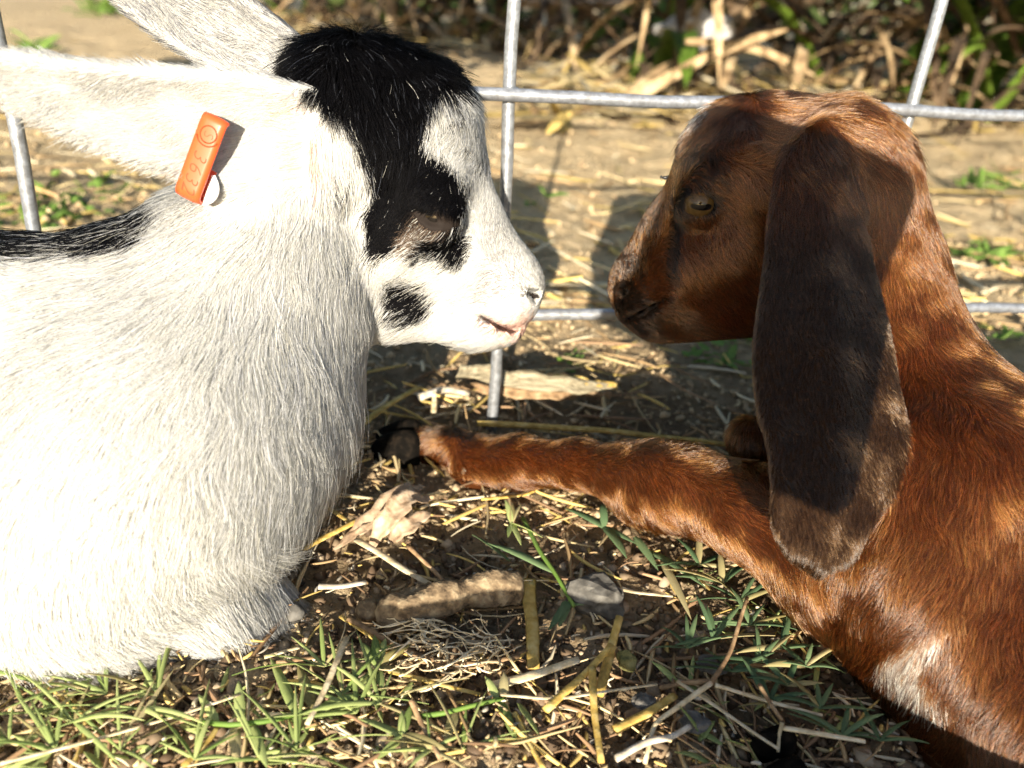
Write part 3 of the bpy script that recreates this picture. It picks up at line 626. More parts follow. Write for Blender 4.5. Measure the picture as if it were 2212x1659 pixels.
for i in range(2600):                                                     # heap of dry straw and leaves under the clumps
    if i < 1500: px_, py_ = rng.uniform(1130, 2350), 190 + rng.normal(0, 26) + (rng.random() * 40)
    else: px_, py_ = rng.uniform(500, 1500), rng.normal(70, 22)
    py_ = max(py_, 55); b = gnd(px_, py_); b[1] = min(b[1], 3.2); k = b[1]
    b = at(px_, py_, b[1]); L = rng.uniform(.05, .2); a = rng.uniform(0, 6.28); C = np.array([b[0], b[1], gz(b[0], b[1]) + rng.random() ** 2 * .06 + .004]) + np.linspace(-.5, .5, 5)[:, None] * L * np.array([math.cos(a), math.sin(a), rng.normal(0, .2)])
    C[:, 2] = np.maximum(C[:, 2], .005); v, f = leaf_mesh(C, rng.uniform(.003, .010) * np.array([.5, 1, 1, .8, .3]), (0, -.4, 1), .4, 3, .001)
    HV.append(v); HF += [tuple(q + ho for q in t) for t in f]; ho += len(v); HC.append(np.repeat((np.array(STRAWC[rng.integers(4)]) * rng.uniform(.5, 1.1))[None], len(v), 0))
ob = mesh_obj('straw_heap', np.concatenate(HV), HF, bpy.data.materials['litter']); color_attr(ob, np.concatenate(HC)); tag(ob, 'heap of dry straw and dead leaves under the strap leaved clumps', 'straw heap', None, 'stuff')
# dark hedge that closes the view
HV, HF, HC, ho = [], [], [], 0
for i in range(9000):
    x = rng.uniform(-2.2, 4.2); y = 3.6 + rng.random() * .9 - .1 * x + (.9 if x < -.9 else 0); z = rng.random() * 1.5
    if x < -1.0 and z < .25 and rng.random() < .5: continue
    a = rng.uniform(0, 6.28); L = rng.uniform(.06, .2); d = np.array([math.cos(a), math.sin(a), rng.normal(-.3, .6)]); C = np.array([x, y, z]) + np.linspace(0, 1, 4)[:, None] * L * d
    v, f = leaf_mesh(C, rng.uniform(.012, .035) * np.array([.4, 1, .9, .1]), rng.normal(0, 1, 3), .3, 3, .001)
    HV.append(v); HF += [tuple(q + ho for q in t) for t in f]; ho += len(v); HC.append(np.repeat((np.array([(.03, .05, .015), (.05, .075, .02), (.10, .065, .035), (.05, .035, .02)][rng.integers(4)]) * rng.uniform(.6, 1.3))[None], len(v), 0))
ob = mesh_obj('hedge', np.concatenate(HV), HF, bpy.data.materials['litter']); color_attr(ob, np.concatenate(HC)); tag(ob, 'dark tangled hedge behind the strap leaved clumps', 'hedge', None, 'stuff')
a, b = at(1120, 4, 2.95), at(1420, 8, 2.9); u = np.linspace(0, 1, 8)[:, None]; v, f = tube(a + (b - a) * u, .028, 4, True, .6); tag(mesh_obj('plank', v, f, M_LEAF, smooth=False), 'weathered wooden plank at the top behind the middle wire', 'plank')

# a leafy branch overhead and a low shrub, both added unseen outside the picture to shade the thicket and the dusty ground
def leafy(root, name, mat, n, place, L, w):
    V_, F_, o_ = [], [], 0
    for i in range(n):
        p = place(); d = rng.normal(0, 1, 3); d[2] = -abs(d[2]) * .5; d /= np.linalg.norm(d); l_ = L * rng.uniform(.6, 1.3)
        C = p + np.linspace(0, 1, 4)[:, None] * l_ * d; v, f = leaf_mesh(C, w * rng.uniform(.7, 1.2) * np.array([.3, 1, .8, .05]), rng.normal(0, 1, 3), .3, 3, .001)
        V_.append(v); F_ += [tuple(q + o_ for q in t) for t in f]; o_ += len(v)
    return mesh_obj(name, np.concatenate(V_), F_, mat, root)
br = empty('added_shade_branch', 'added unseen leafy branch casting shade on the thicket', 'branch')
bc = np.array([[3.6, 1.6, .95], [2.6, 1.5, .66], [1.6, 1.45, .58], [.5, 1.45, .56], [-.55, 1.55, .60]])
u = np.linspace(0, 1, 30); bl = np.stack([np.interp(u, np.linspace(0, 1, 5), bc[:, j]) for j in range(3)], -1)
v, f = tube(bl, np.linspace(.05, .012, 30), 8); mesh_obj('limb', v, f, M_TWIG, br)
def on_branch():
    t = rng.random() ** .8; q = np.array([np.interp(t, u, bl[:, j]) for j in range(3)]); return q + np.clip(rng.normal(0, 1, 3), -2, 2) * (.14, .10, .11)
leafy(br, 'foliage', M_GREENLEAF, 3400, on_branch, .14, .028)
fb = empty('added_low_branch', 'added unseen branch below the lower edge, casting shade on the soil', 'branch')  # added out-of-frame branch, there only to shade the near soil
v, f = tube([(.26, .05, .012), (.16, .065, .014), (.075, .08, .018), (.05, .085, .022)], [.034, .034, .028, .012], 12); mesh_obj('limb', v, f, M_TWIG, fb)
v, f = tube([(.085, .078, .035), (.04, .08, .047), (-.01, .085, .049), (-.06, .09, .046)], [.010, .007, .006, .004], 8); mesh_obj('twig', v, f, M_TWIG, fb)
sh = empty('shade_shrub', 'low leafy shrub, added unseen left of the picture to cast shade', 'shade_shrub'); sh.location = (-.86, 1.08, 0)
for k in range(7):
    a = k * .9; v, f = tube([(0, 0, 0), (.06 * math.cos(a), .06 * math.sin(a), .12), (.14 * math.cos(a), .12 * math.sin(a), .26)], [.006, .005, .003], 6); mesh_obj('stem', v, f, M_TWIG, sh)
leafy(sh, 'foliage', M_WEED, 800, lambda: np.clip(rng.normal(0, 1, 3), -1.6, 1.6) * (.075, .08, .045) + (0, 0, .24), .05, .014)

# ------------------------------------------------------------------ the white kid's body
def build_white():
    f = Field((-.44, .17, -.012), (.05, .375, .262), .0012)
    # torso, rump
    f.chain([(330, 980, .262, 330), (-60, 1010, .262, 415), (-600, 1020, .268, 430), (-1000, 1060, .27, 370)], .03, .92)
    f.chain([(-900, 1250, .235, 330), (-600, 1480, .225, 160), (-250, 1560, .22, 90)], .02)
    # neck and chest
    f.chain([(670, 440, .318, 165), (575, 640, .303, 205), (470, 850, .285, 245), (355, 1000, .272, 250)], .02, .9)
    f.chain([(435, 950, .262, 168), (345, 1080, .255, 172)], .018)
    f.chain([(560, 820, .285, 155), (425, 1020, .264, 135)], .015)
    f.chain([(520, 620, .287, 165), (455, 820, .264, 185), (390, 1000, .252, 190)], .03)
    f.chain([(430, 620, .292, 115), (250, 722, .277, 172), (0, 792, .272, 212), (-400, 800, .272, 220)], .025)
    # near shoulder, folded foreleg (elbow, knee, shank tucked back)
    f.chain([(330, 980, .235, 240), (210, 1240, .222, 180)], .03)
    f.chain([(210, 1290, .222, 150), (440, 1290, .228, 104), (535, 1285, .236, 70)], .010)
    f.chain([(515, 1310, .238, 60), (300, 1370, .225, 62), (0, 1400, .212, 70)], .012)
    f.chain([(540, 1040, .29, 75), (530, 1080, .29, 60)], .012)
    # skull, face, jaw
    Y0 = .325
    f.chain([(775, 268, Y0, 172), (880, 290, Y0, 138)], .016, 1.02)
    f.chain([(875, 300, Y0, 142), (938, 420, Y0, 100), (1010, 540, Y0, 82), (1085, 600, Y0, 68)], .014, .86)
    f.chain([(1082, 630, Y0, 75), (1060, 662, Y0, 70)], .012, .95)
    f.chain([(1085, 690, Y0, 46), (1035, 702, Y0, 34)], .008, .95)
    f.chain([(740, 500, Y0 + .003, 172), (880, 600, Y0, 112), (1010, 676, Y0, 52)], .016, .82)
    f.chain([(1110, 622, Y0, 45)], .008, 1.05)
    # brow and cheek bone on both sides
    for sgn in (-1, 1):
        f.chain([(935, 420, Y0 + sgn * .022, 66)], .012)
        f.chain([(880, 520, Y0 + sgn * .021, 70), (980, 560, Y0 + sgn * .012, 50)], .014)
    f.blur()
    # ears
    P, R = ear_points([(740, 310, .305, 55, .0), (650, 302, .294, 88), (560, 292, .287, 108), (420, 265, .277, 98), (240, 232, .262, 76), (60, 178, .248, 48), (-50, 135, .240, 7)], cup=.34, thick=.0032, facing=(.25, -1, .15))
    f.sheet(P, R, .010)
    P, R = ear_points([(690, 180, .338, 45), (620, 140, .344, 62), (540, 95, .346, 74), (440, 35, .342, 80), (330, -50, .336, 84), (240, -130, .33, 66), (190, -200, .327, 6)], cup=.3, thick=.003, facing=(.3, -1, -.2))
    f.sheet(P, R, .010)
    f.blur()
    # eyes: sockets with lids; mouth line; nostrils
    for sgn in (-1, 1):
        e = at(945, 468, Y0 + sgn * .0290)
        f.cone(e, e, .0094, .0094, .004)
        lid = [at(*q) for q in ((908, 460, Y0 + sgn * .0365), (930, 480, Y0 + sgn * .0385), (962, 486, Y0 + sgn * .0380), (990, 474, Y0 + sgn * .0345))]
        for a, b in zip(lid[:-1], lid[1:]): f.cone(a, b, .0013, .0013, .0012, carve=True)
        a0 = at(905, 456, Y0 + sgn * .0365); b0 = at(935, 476, Y0 + sgn * .0385)
        f.cone(a0, b0, .0020, .0028, .001, carve=True)
        n0, n1 = at(1143, 632, Y0 + sgn * .0095), at(1158, 640, Y0 + sgn * .006)
        f.cone(n0, n1, .0019, .0027, .002, carve=True)
        for a, b, r in (((1040, 680), (1085, 706), .0011), ((1085, 706), (1110, 712), .0012), ((1110, 712), (1146, 700), .0012)):
            for yy in (.0165, .0125, .008, .003):
                f.cone(at(*a, Y0 + sgn * yy), at(*b, Y0 + sgn * yy * .8), r * 1.25, r * 1.25, .002, carve=True)
    return f

def build_brown():
    f = Field((-.06, .145, -.012), (.42, .40, .232), .0011)
    Y0 = .328
    # torso
    f.chain([(2090, 1120, .262, 270), (2400, 1290, .262, 400), (3000, 1380, .285, 460), (3300, 1380, .30, 420)], .03, .85)
    f.chain([(2900, 1500, .25, 300), (2500, 1760, .21, 170), (2100, 1770, .185, 95)], .02)
    # neck
    f.chain([(1795, 430, Y0 + .003, 166), (1858, 600, .318, 142), (1915, 840, .298, 172), (2040, 1100, .275, 262)], .02, .9)
    f.chain([(1965, 1010, .285, 195), (2040, 1230, .252, 235), (2190, 1450, .23, 220), (2340, 1600, .22, 230)], .025, .9)
    # near shoulder and upper arm coming round to the stretched foreleg
    f.chain([(2080, 1060, .250, 205), (1940, 1220, .238, 165), (1790, 1205, .248, 112)], .02)
    f.chain([(1790, 1205, .248, 110), (1620, 1105, .268, 86), (1470, 1050, .287, 76), (1400, 1030, .297, 72)], .015)
    f.chain([(1400, 1040, .297, 72), (1350, 1026, .304, 60), (1250, 1002, .318, 47), (1120, 998, .334, 52), (1035, 1004, .344, 63)], .008)
    f.chain([(1415, 1066, .292, 62), (1372, 1080, .296, 34)], .010)
    f.chain([(1035, 1000, .344, 56), (970, 966, .352, 40), (925, 966, .357, 45)], .006)
    f.chain([(1020, 1035, .340, 34), (1010, 1052, .338, 22)], .006)
    # breast towards the lens
    f.chain([(2060, 1400, .218, 160), (2230, 1560, .2, 185), (2400, 1650, .2, 220)], .025)
    # far knee behind the ear, foot at the lower edge
    f.chain([(1625, 950, .318, 52), (1760, 1020, .325, 70)], .012)
    # skull and face
    f.chain([(1690, 378, Y0, 150), (1765, 392, Y0, 172)], .016, .95)
    f.chain([(1655, 370, Y0, 130), (1583, 430, Y0, 110), (1490, 528, Y0, 98), (1428, 600, Y0, 80)], .012, .84)
    f.chain([(1425, 625, Y0, 84), (1445, 650, Y0, 62)], .012, .9)
    f.chain([(1680, 500, Y0, 170), (1580, 600, Y0, 108), (1420, 668, Y0, 47)], .016, .8)
    f.chain([(1375, 612, Y0, 43)], .008, 1.1)
    f.chain([(1590, 338, Y0, 110)], .012, .9)
    for sgn in (-1, 1):
        f.chain([(1600, 345, Y0 + sgn * .020, 50), (1640, 420, Y0 + sgn * .024, 46)], .012)      # horn bud ridge
        f.chain([(1520, 400, Y0 + sgn * .018, 50)], .012)
        f.chain([(1600, 540, Y0 + sgn * .016, 75), (1500, 570, Y0 + sgn * .010, 50)], .014)
    f.blur()
    P, R = ear_points([(1830, 300, .318, 45), (1790, 370, .295, 82), (1772, 460, .283, 96), (1776, 560, .273, 112), (1790, 760, .254, 152), (1805, 930, .234, 158), (1790, 1060, .219, 126), (1772, 1140, .210, 104), (1768, 1195, .204, 68), (1766, 1221, .202, 14)], cup=-.22, ripple=.035, thick=.0028, facing=(.15, -1, .25))
    f.sheet(P, R, .012)
    P, R = ear_points([(1775, 360, .366, 70), (1790, 500, .372, 100), (1810, 800, .372, 130), (1840, 1000, .362, 10)], cup=.2, thick=.0028)
    f.sheet(P, R, .012)
    f.blur()
    for sgn in (-1, 1):
        e = at(1508, 440, Y0 + sgn * .0190)
        f.cone(e, e, .0088, .0088, .004)
        o = at(1508, 438, Y0 + sgn * .0318)
        a, b = at(1492, 437, Y0 + sgn * .0285), at(1526, 440, Y0 + sgn * .0285)
        f.cone(a, b, .0037, .0034, .0011, carve=True)
        n0, n1 = at(1343, 634, Y0 + sgn * .0085), at(1352, 622, Y0 + sgn * .012)
        f.cone(n0, n1, .0024, .0014, .002, carve=True)
        for a, b in (((1358, 684), (1385, 674)), ((1385, 674), (1412, 658)), ((1412, 658), (1436, 643))):
            for yy in (.016, .0125, .008, .003):
                f.cone(at(*a, Y0 + sgn * yy * .75), at(*b, Y0 + sgn * yy), .0013, .0013, .002, carve=True)
    return f

# ------------------------------------------------------------------ fur
def hair_material(name, rough=.35, radial=.45, coat=0.0, ior=1.45, matt=0.0):
    m = bpy.data.materials.new(name); m.use_nodes = True
    n = m.node_tree.nodes; l = m.node_tree.links; n.remove(n['Principled BSDF'])
    h = n.new('ShaderNodeBsdfHairPrincipled'); h.parametrization = 'COLOR'
    h.inputs['Roughness'].default_value = rough; h.inputs['Radial Roughness'].default_value = radial
    h.inputs['IOR'].default_value = ior
    if 'Coat' in h.inputs: h.inputs['Coat'].default_value = coat
    a = n.new('ShaderNodeAttribute'); a.attribute_name = 'tint'
    l.new(a.outputs['Color'], h.inputs['Color'])
    if matt:
        d = n.new('ShaderNodeBsdfDiffuse'); l.new(a.outputs['Color'], d.inputs['Color'])
        nn_ = n.new('ShaderNodeAttribute'); nn_.attribute_name = 'lie'; l.new(nn_.outputs['Vector'], d.inputs['Normal'])
        mx = n.new('ShaderNodeMixShader'); mx.inputs[0].default_value = matt
        l.new(h.outputs[0], mx.inputs[1]); l.new(d.outputs[0], mx.inputs[2]); l.new(mx.outputs[0], n['Material Output'].inputs['Surface'])
    else: l.new(h.outputs[0], n['Material Output'].inputs['Surface'])
    return m

def wobble(p, wl, seed):
    """smooth vector noise with about the wavelength wl"""
    r = np.random.default_rng(seed); o = np.zeros_like(p)
    for j in range(3):
        for _ in range(5):
            k = r.normal(size=3); k = k / np.linalg.norm(k) * 2 * math.pi / (wl * r.uniform(.7, 1.5))
            o[:, j] += np.sin(p @ k + r.uniform(0, 6.28))
    return o / 2.2

def guide_blend(q, guides, power=4):
    g = np.array(guides, float); w = 0; acc = np.zeros((len(q), g.shape[1] - 2))
    for row in g:
        d2 = ((q - row[:2]) ** 2).sum(1) + 900
        ww = d2 ** (-power / 2); acc += ww[:, None] * row[2:]; w = w + ww
    return acc / w[:, None]

def poly_mix(col, q, patches, jit, flat=False):
    """patches: (polygon in picture px, colour, share of hairs); q: root pixels"""
    for poly, c, share in patches:
        m = in_poly(q + jit, np.array(poly, float)) & ((share >= .5) if flat else (rng.random(len(q)) < share))
        col[m] = c
    return col

def fur(name, parent, f, V, Q, n, body_guides, ear_guides, colour, mat, bald=(), K=6, thick=.00011, face_box=None, seed=1, clump=.45, sleek=1.0, gk=(1, 1)):
    r = np.random.default_rng(seed)
    A, B, C_, D_ = [V[Q[:, j]] for j in range(4)]
    nrm = np.cross(C_ - A, D_ - B); ar = np.linalg.norm(nrm, axis=1) * .5; nrm /= np.linalg.norm(nrm, axis=1, keepdims=True) + 1e-12
    cen = (A + B + C_ + D_) / 4; q = pix(cen); facing = ((CAM - cen) * nrm).sum(1) > -.02
    seen = (q[:, 0] > -80) & (q[:, 0] < 2290) & (q[:, 1] > -80) & (q[:, 1] < 1740)
    w = ar * np.where(seen & facing, 1.0, np.where(seen, .30, .16))
    if face_box is not None:
        x0, y0, x1, y1, g = face_box
        w = w * np.where((q[:, 0] > x0) & (q[:, 0] < x1) & (q[:, 1] > y0) & (q[:, 1] < y1), g, 1)
    w = w * (cen[:, 2] > -.004)
    i = r.choice(len(Q), n, p=w / w.sum()); a, b = r.random(n)[:, None], r.random(n)[:, None]
    P = (A[i] * (1 - a) + B[i] * a) * (1 - b) + (D_[i] * (1 - a) + C_[i] * a) * b
    q = pix(P)
    keep = np.ones(n, bool)
    for poly in bald: keep &= ~in_poly(q, np.array(poly, float))
    P = P[keep]; q = q[keep]; n = len(P)
    N = f.normal(P)
    ear = f.sample(P, f.E) < .0022
    gb = guide_blend(q, body_guides); ge = guide_blend(q, ear_guides)
    G_ = np.where(ear[:, None], ge, gb)                      # dx, dy, length mm, lift
    guard = r.random(n) < .20
    t = rt[None] * G_[:, :1] - up[None] * G_[:, 1:2]
    t = t - N * (t * N).sum(1, keepdims=True); t /= np.linalg.norm(t, axis=1, keepdims=True) + 1e-9
    L = G_[:, 2] * .001 * r.uniform(.6, 1.15, n) * np.where(r.random(n) < .04, 1.45, 1) * np.where(guard, 1.12, 1); lift = G_[:, 3] * r.uniform(.6, 1.4, n) * sleek
    t = t + (wobble(P, .035, seed + 5) * .05 + wobble(P, .009, seed + 6) * .06 + r.normal(size=(n, 3)) * .09) * np.where(ear, .45, 1)[:, None]
    t = t - N * (t * N).sum(1, keepdims=True); t /= np.linalg.norm(t, axis=1, keepdims=True) + 1e-9
    side = np.cross(N, t); curl = (wobble(P, .014, seed + 9)[:, 0] * .35 + r.normal(size=n) * .15)
    pts = np.empty((n, K, 3)); pts[:, 0] = P - N * .0004
    p = pts[:, 0].copy()
    for j in range(1, K):
        s = j / (K - 1); d = t + N * (lift * (1.25 - 1.15 * s))[:, None] + side * (curl * s)[:, None]
        d /= np.linalg.norm(d, axis=1, keepdims=True); p = p + d * (L / (K - 1))[:, None]
        dist = f.sample(p); m = dist < .0006 * s
        p[m] += f.normal(p[m]) * (.0006 * s - dist[m])[:, None]
        pts[:, j] = p
    # locks: hairs of one small cell lean to the cell's first hair
    cs = np.where((L > .0105) & (q[:, 1] < 330), .0070, np.where(L > .010, .0042, .0030))[:, None]
    cell = np.floor((P + wobble(P, .02, seed + 3) * .0012) / cs).astype(np.int64)
    key = (cell[:, 0] * 73856093) ^ (cell[:, 1] * 19349663) ^ (cell[:, 2] * 83492791)
    _, first, inv = np.unique(key, return_index=True, return_inverse=True)
    g = first[inv]; near = np.linalg.norm(P - P[g], axis=1) < .010
    kk = clump * near * r.uniform(.5, 1.2, n) * np.where(ear, .3, 1)
    for j in range(1, K):
        s = (j / (K - 1)) ** 1.6
        tgt = P[g] + (pts[g, j] - P[g]) * (L / np.maximum(L[g], 1e-5)).clip(.7, 1.4)[:, None]
        pts[:, j] += (tgt - pts[:, j]) * (kk * s * .8)[:, None]
    pts[:, :, 2] = np.maximum(pts[:, :, 2], .0008 + .001 * r.random((n, 1)))
    c = colour(q + G_[:, :2] * r.uniform(-1, 1, (n, 1)) * 17, P, ear, r) * np.where(guard, gk[0], gk[1])[:, None]
    cv = bpy.data.hair_curves.new(name)
    cv.add_curves([K] * n)
    cv.attributes['position'].data.foreach_set('vector', pts.astype(np.float32).ravel())
    rad = cv.attributes.get('radius') or cv.attributes.new('radius', 'FLOAT', 'POINT')
    prof = np.linspace(1, .28, K)[None] * (thick * r.uniform(.7, 1.25, n) * np.where(guard, 1.45, 1.0))[:, None]
    rad.data.foreach_set('value', prof.astype(np.float32).ravel())
    ca = cv.attributes.new('tint', 'FLOAT_COLOR', 'CURVE')
    rgba = np.ones((n, 4), np.float32); rgba[:, :3] = c.clip(.002, .98)
    ca.data.foreach_set('color', rgba.ravel())
    na = cv.attributes.new('lie', 'FLOAT_VECTOR', 'CURVE'); nv_ = N + side * (r.normal(size=(n, 1)) * .22) + t * (r.normal(size=(n, 1)) * .12); nv_ /= np.linalg.norm(nv_, axis=1, keepdims=True)
    na.data.foreach_set('vector', nv_.astype(np.float32).ravel())
    cv.materials.append(mat)
    o = bpy.data.objects.new(name, cv); COL.objects.link(o); o.parent = parent
    return o

def sc(pts, k=.5401): return [(x * k, y * k) for x, y in pts]
WHITE = np.array([.60, .598, .575]); BLACK = np.array([.0035, .0034, .004])
W_BLACK = [
    (sc([(1000, 250), (1030, 210), (1090, 150), (1200, 60), (1600, 20), (1900, 180), (1930, 300), (1790, 335), (1705, 372), (1692, 440), (1722, 520), (1790, 600), (1850, 700), (1872, 790), (1858, 850), (1780, 880), (1700, 860), (1650, 880), (1640, 930), (1600, 990), (1500, 1035), (1475, 940), (1462, 850), (1492, 760), (1482, 650), (1432, 560), (1400, 460), (1290, 392), (1200, 310), (1080, 285)]), BLACK, .997),
    (sc([(1850, 890), (1895, 960), (1882, 1035), (1835, 1060), (1750, 1015), (1690, 1025), (1640, 1000), (1740, 960), (1790, 905)]), BLACK, .97),
    (sc([(1555, 1135), (1640, 1100), (1720, 1135), (1758, 1190), (1742, 1255), (1665, 1285), (1600, 1255), (1565, 1205)]), BLACK, .96),
    (sc([(1330, 640), (1425, 640), (1400, 780), (1345, 770)]), BLACK, .22),
    (sc([(1640, 880), (1700, 862), (1790, 890), (1800, 910), (1740, 955), (1640, 1000), (1610, 985)]), np.array([.11, .08, .06]), .8),
    (sc([(1770, 420), (1800, 385), (1850, 375), (1860, 410), (1820, 440)]), BLACK, .6),
    (sc([(1875, 545), (1900, 560), (1965, 680), (1975, 760), (1945, 740), (1935, 660)]), BLACK, .45),
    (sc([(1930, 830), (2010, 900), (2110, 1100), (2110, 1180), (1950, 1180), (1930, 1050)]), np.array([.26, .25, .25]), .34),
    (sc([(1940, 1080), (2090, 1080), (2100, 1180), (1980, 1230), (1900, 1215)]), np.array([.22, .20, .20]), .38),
    (sc([(-600, 860), (200, 860), (420, 860), (560, 850), (620, 800), (640, 700), (725, 750), (700, 850), (630, 930), (550, 990), (430, 1022), (300, 1025), (150, 1048), (-600, 1075)]), BLACK, .84),
]
def white_colour(q, P, ear, r, jitter=6.0, flat=False):
    c = WHITE[None] * (1 - .28 * r.random((len(q), 1)) ** 2.2 * (not flat)) + r.normal(size=(len(q), 1)) * np.array([0, -.006, -.03]) * (not flat)
    if not flat:
        k_ = (r.random(len(q)) < .035) & ~ear; c[k_] *= np.array([.68, .66, .62])
    body = ~ear
    if not flat:
        fe = ear & (q[:, 1] < 170) & (q[:, 0] > 180) & (P[:, 1] > .30); k_ = fe & (r.random(len(q)) < .30); c[fe] *= .72; c[k_] = np.array([.10, .10, .115])  # far ear: shade put in as greyer fur, with its own dark hairs
        k_ = ear & ~fe & (r.random(len(q)) < .05); c[k_] *= .6
    cb = c.copy(); poly_mix(cb, q, W_BLACK, r.normal(size=q.shape) * jitter, flat)
    kx = cb[:, 0] < .05; cb[kx] *= r.uniform(.6, 1.9, (int(kx.sum()), 1)); kx &= (r.random(len(q)) < .03) & (q[:, 1] < 330); cb[kx] = np.array([.05, .054, .066])  # a few forelock hairs tinted blue-grey as painted glints
    c[body] = cb[body]
    for j, poly in enumerate(W_BALD):
        pg = np.array(poly, float); pg = pg.mean(0) + (pg - pg.mean(0)) * (1.5 if j == 0 and flat else 1.0)
        c[in_poly(q, pg) & body] = (.016, .012, .010)
    lips = [(1035, 672), (1075, 688), (1100, 690), (1130, 672), (1158, 668), (1156, 700), (1138, 724), (1100, 732), (1066, 715)]
    m = in_poly(q + (0 if flat else r.normal(size=q.shape) * 8), np.array(lips, float)); c[m] = np.array([.72, .47, .39]) * r.uniform(.9, 1.1, (m.sum(), 1))
    m = in_poly(q, np.array([(1036, 677), (1060, 688), (1086, 702), (1108, 709), (1106, 715), (1082, 709), (1056, 695)], float)); c[m] = (.16, .06, .05)  # dark strip paints shade into the mouth crease
    pink = in_poly(q + r.normal(size=q.shape) * 8, np.array([(600, 238), (650, 208), (688, 262), (688, 340), (662, 398), (630, 345)], float)) & (r.random(len(q)) < .5)
    c[pink] = np.array([.62, .36, .30])
    return c
# guides: px, py, direction x, y (picture), length mm, lift
W_GUIDES = [
    (1090, 520, -.3, -.8, 3.2, .30), (1130, 600, -.5, -.5, 2.0, .3), (1040, 420, -.1, -.9, 4.5, .30), (1010, 300, -.5, .6, 7, .35), (975, 250, -.45, .8, 9, .35),
    (960, 360, -.2, .9, 6, .25), (1090, 660, -.8, .2, 2.2, .35), (1100, 720, -.6, .6, 3.0, .4), (1040, 720, -.8, .5, 6, .45), (1000, 620, -.8, .4, 4.5, .3),
    (950, 680, -.8, .55, 8, .35), (880, 640, -.75, .62, 9, .35), (880, 540, -.7, .55, 6, .3), (960, 545, -.55, .6, 5, .3), (880, 500, -.6, .5, 4, .25),
    (930, 430, -.5, .2, 3.5, .22), (985, 440, -.1, .7, 4, .25), (830, 430, -.35, .9, 7, .28), (790, 350, -.05, 1, 11, .32), (860, 300, .05, 1, 13, .36),
    (930, 210, .15, .95, 13, .3), (980, 150, .7, .6, 10, .3), (900, 110, .55, .75, 14, .42), (800, 75, .15, .9, 16, .65), (740, 75, -.2, .8, 16, .65), (690, 85, -.5, .6, 14, .5),
    (620, 115, -.9, .25, 9, .35), (720, 170, -.05, .9, 15, .3), (800, 190, .2, .95, 16, .3), (700, 260, .25, .9, 12, .32), (660, 320, .1, .95, 14, .5),
    (720, 400, .15, .95, 15, .45), (650, 420, -.1, .95, 14, .45), (850, 720, -.6, .75, 10, .4), (780, 640, -.35, .9, 13, .35), (760, 740, -.2, .95, 15, .4),
    (620, 560, -.30, .92, 17, .34), (520, 500, -.4, .85, 15, .3), (420, 520, -.6, .7, 13, .3), (380, 470, -.5, .9, 12, .45), (500, 700, -.38, .92, 18, .34),
    (640, 760, -.12, .98, 20, .36), (740, 850, .22, .95, 19, .5), (700, 960, .1, .98, 19, .42), (600, 950, -.15, .95, 19, .33), (690, 1090, -.05, .95, 17, .42),
    (580, 1110, .12, .95, 18, .35), (470, 1000, -.3, .93, 18, .32), (350, 850, -.52, .85, 17, .3), (200, 700, -.72, .62, 15, .28), (60, 680, -.85, .45, 15, .27),
    (200, 560, -.9, .15, 12, .33), (60, 560, -.95, .05, 12, .33), (100, 900, -.6, .78, 17, .28), (250, 1050, -.42, .9, 18, .28), (80, 1150, -.42, .9, 18, .28),
    (180, 1280, -.05, 1, 17, .28), (330, 1200, .05, .95, 17, .3), (430, 1230, .45, .8, 16, .32), (560, 1200, .75, .5, 18, .6), (600, 1280, .65, .65, 20, .65),
    (540, 1350, .5, .85, 20, .65), (430, 1340, .65, .6, 16, .38), (300, 1360, .6, .5, 15, .35), (150, 1400, .45, .6, 15, .35), (0, 1440, .3, .7, 15, .35), (-200, 1000, -.7, .6, 15, .3)]
W_EAR = [(620, 290, -.9, .2, 8, .22), (560, 200, -.95, -.1, 6, .18), (560, 380, -.85, .4, 8, .25), (400, 180, -.97, -.05, 5, .14), (400, 340, -.92, .3, 7, .22), (250, 220, -.97, 0, 5, .14), (250, 320, -.92, .28, 6, .2), (80, 150, -.95, -.1, 5, .16), (40, 220, -.92, .2, 5, .2),
         (600, 100, -.7, -.5, 6, .3), (480, 20, -.6, -.7, 5, .25), (380, 80, -.6, -.55, 6, .3), (330, -60, -.6, -.8, 5, .25)]
W_BALD = [[(893, 446), (930, 452), (985, 464), (1003, 476), (965, 495), (930, 494), (905, 475)],
          [(1136, 628), (1158, 630), (1168, 640), (1154, 648), (1138, 642)]]

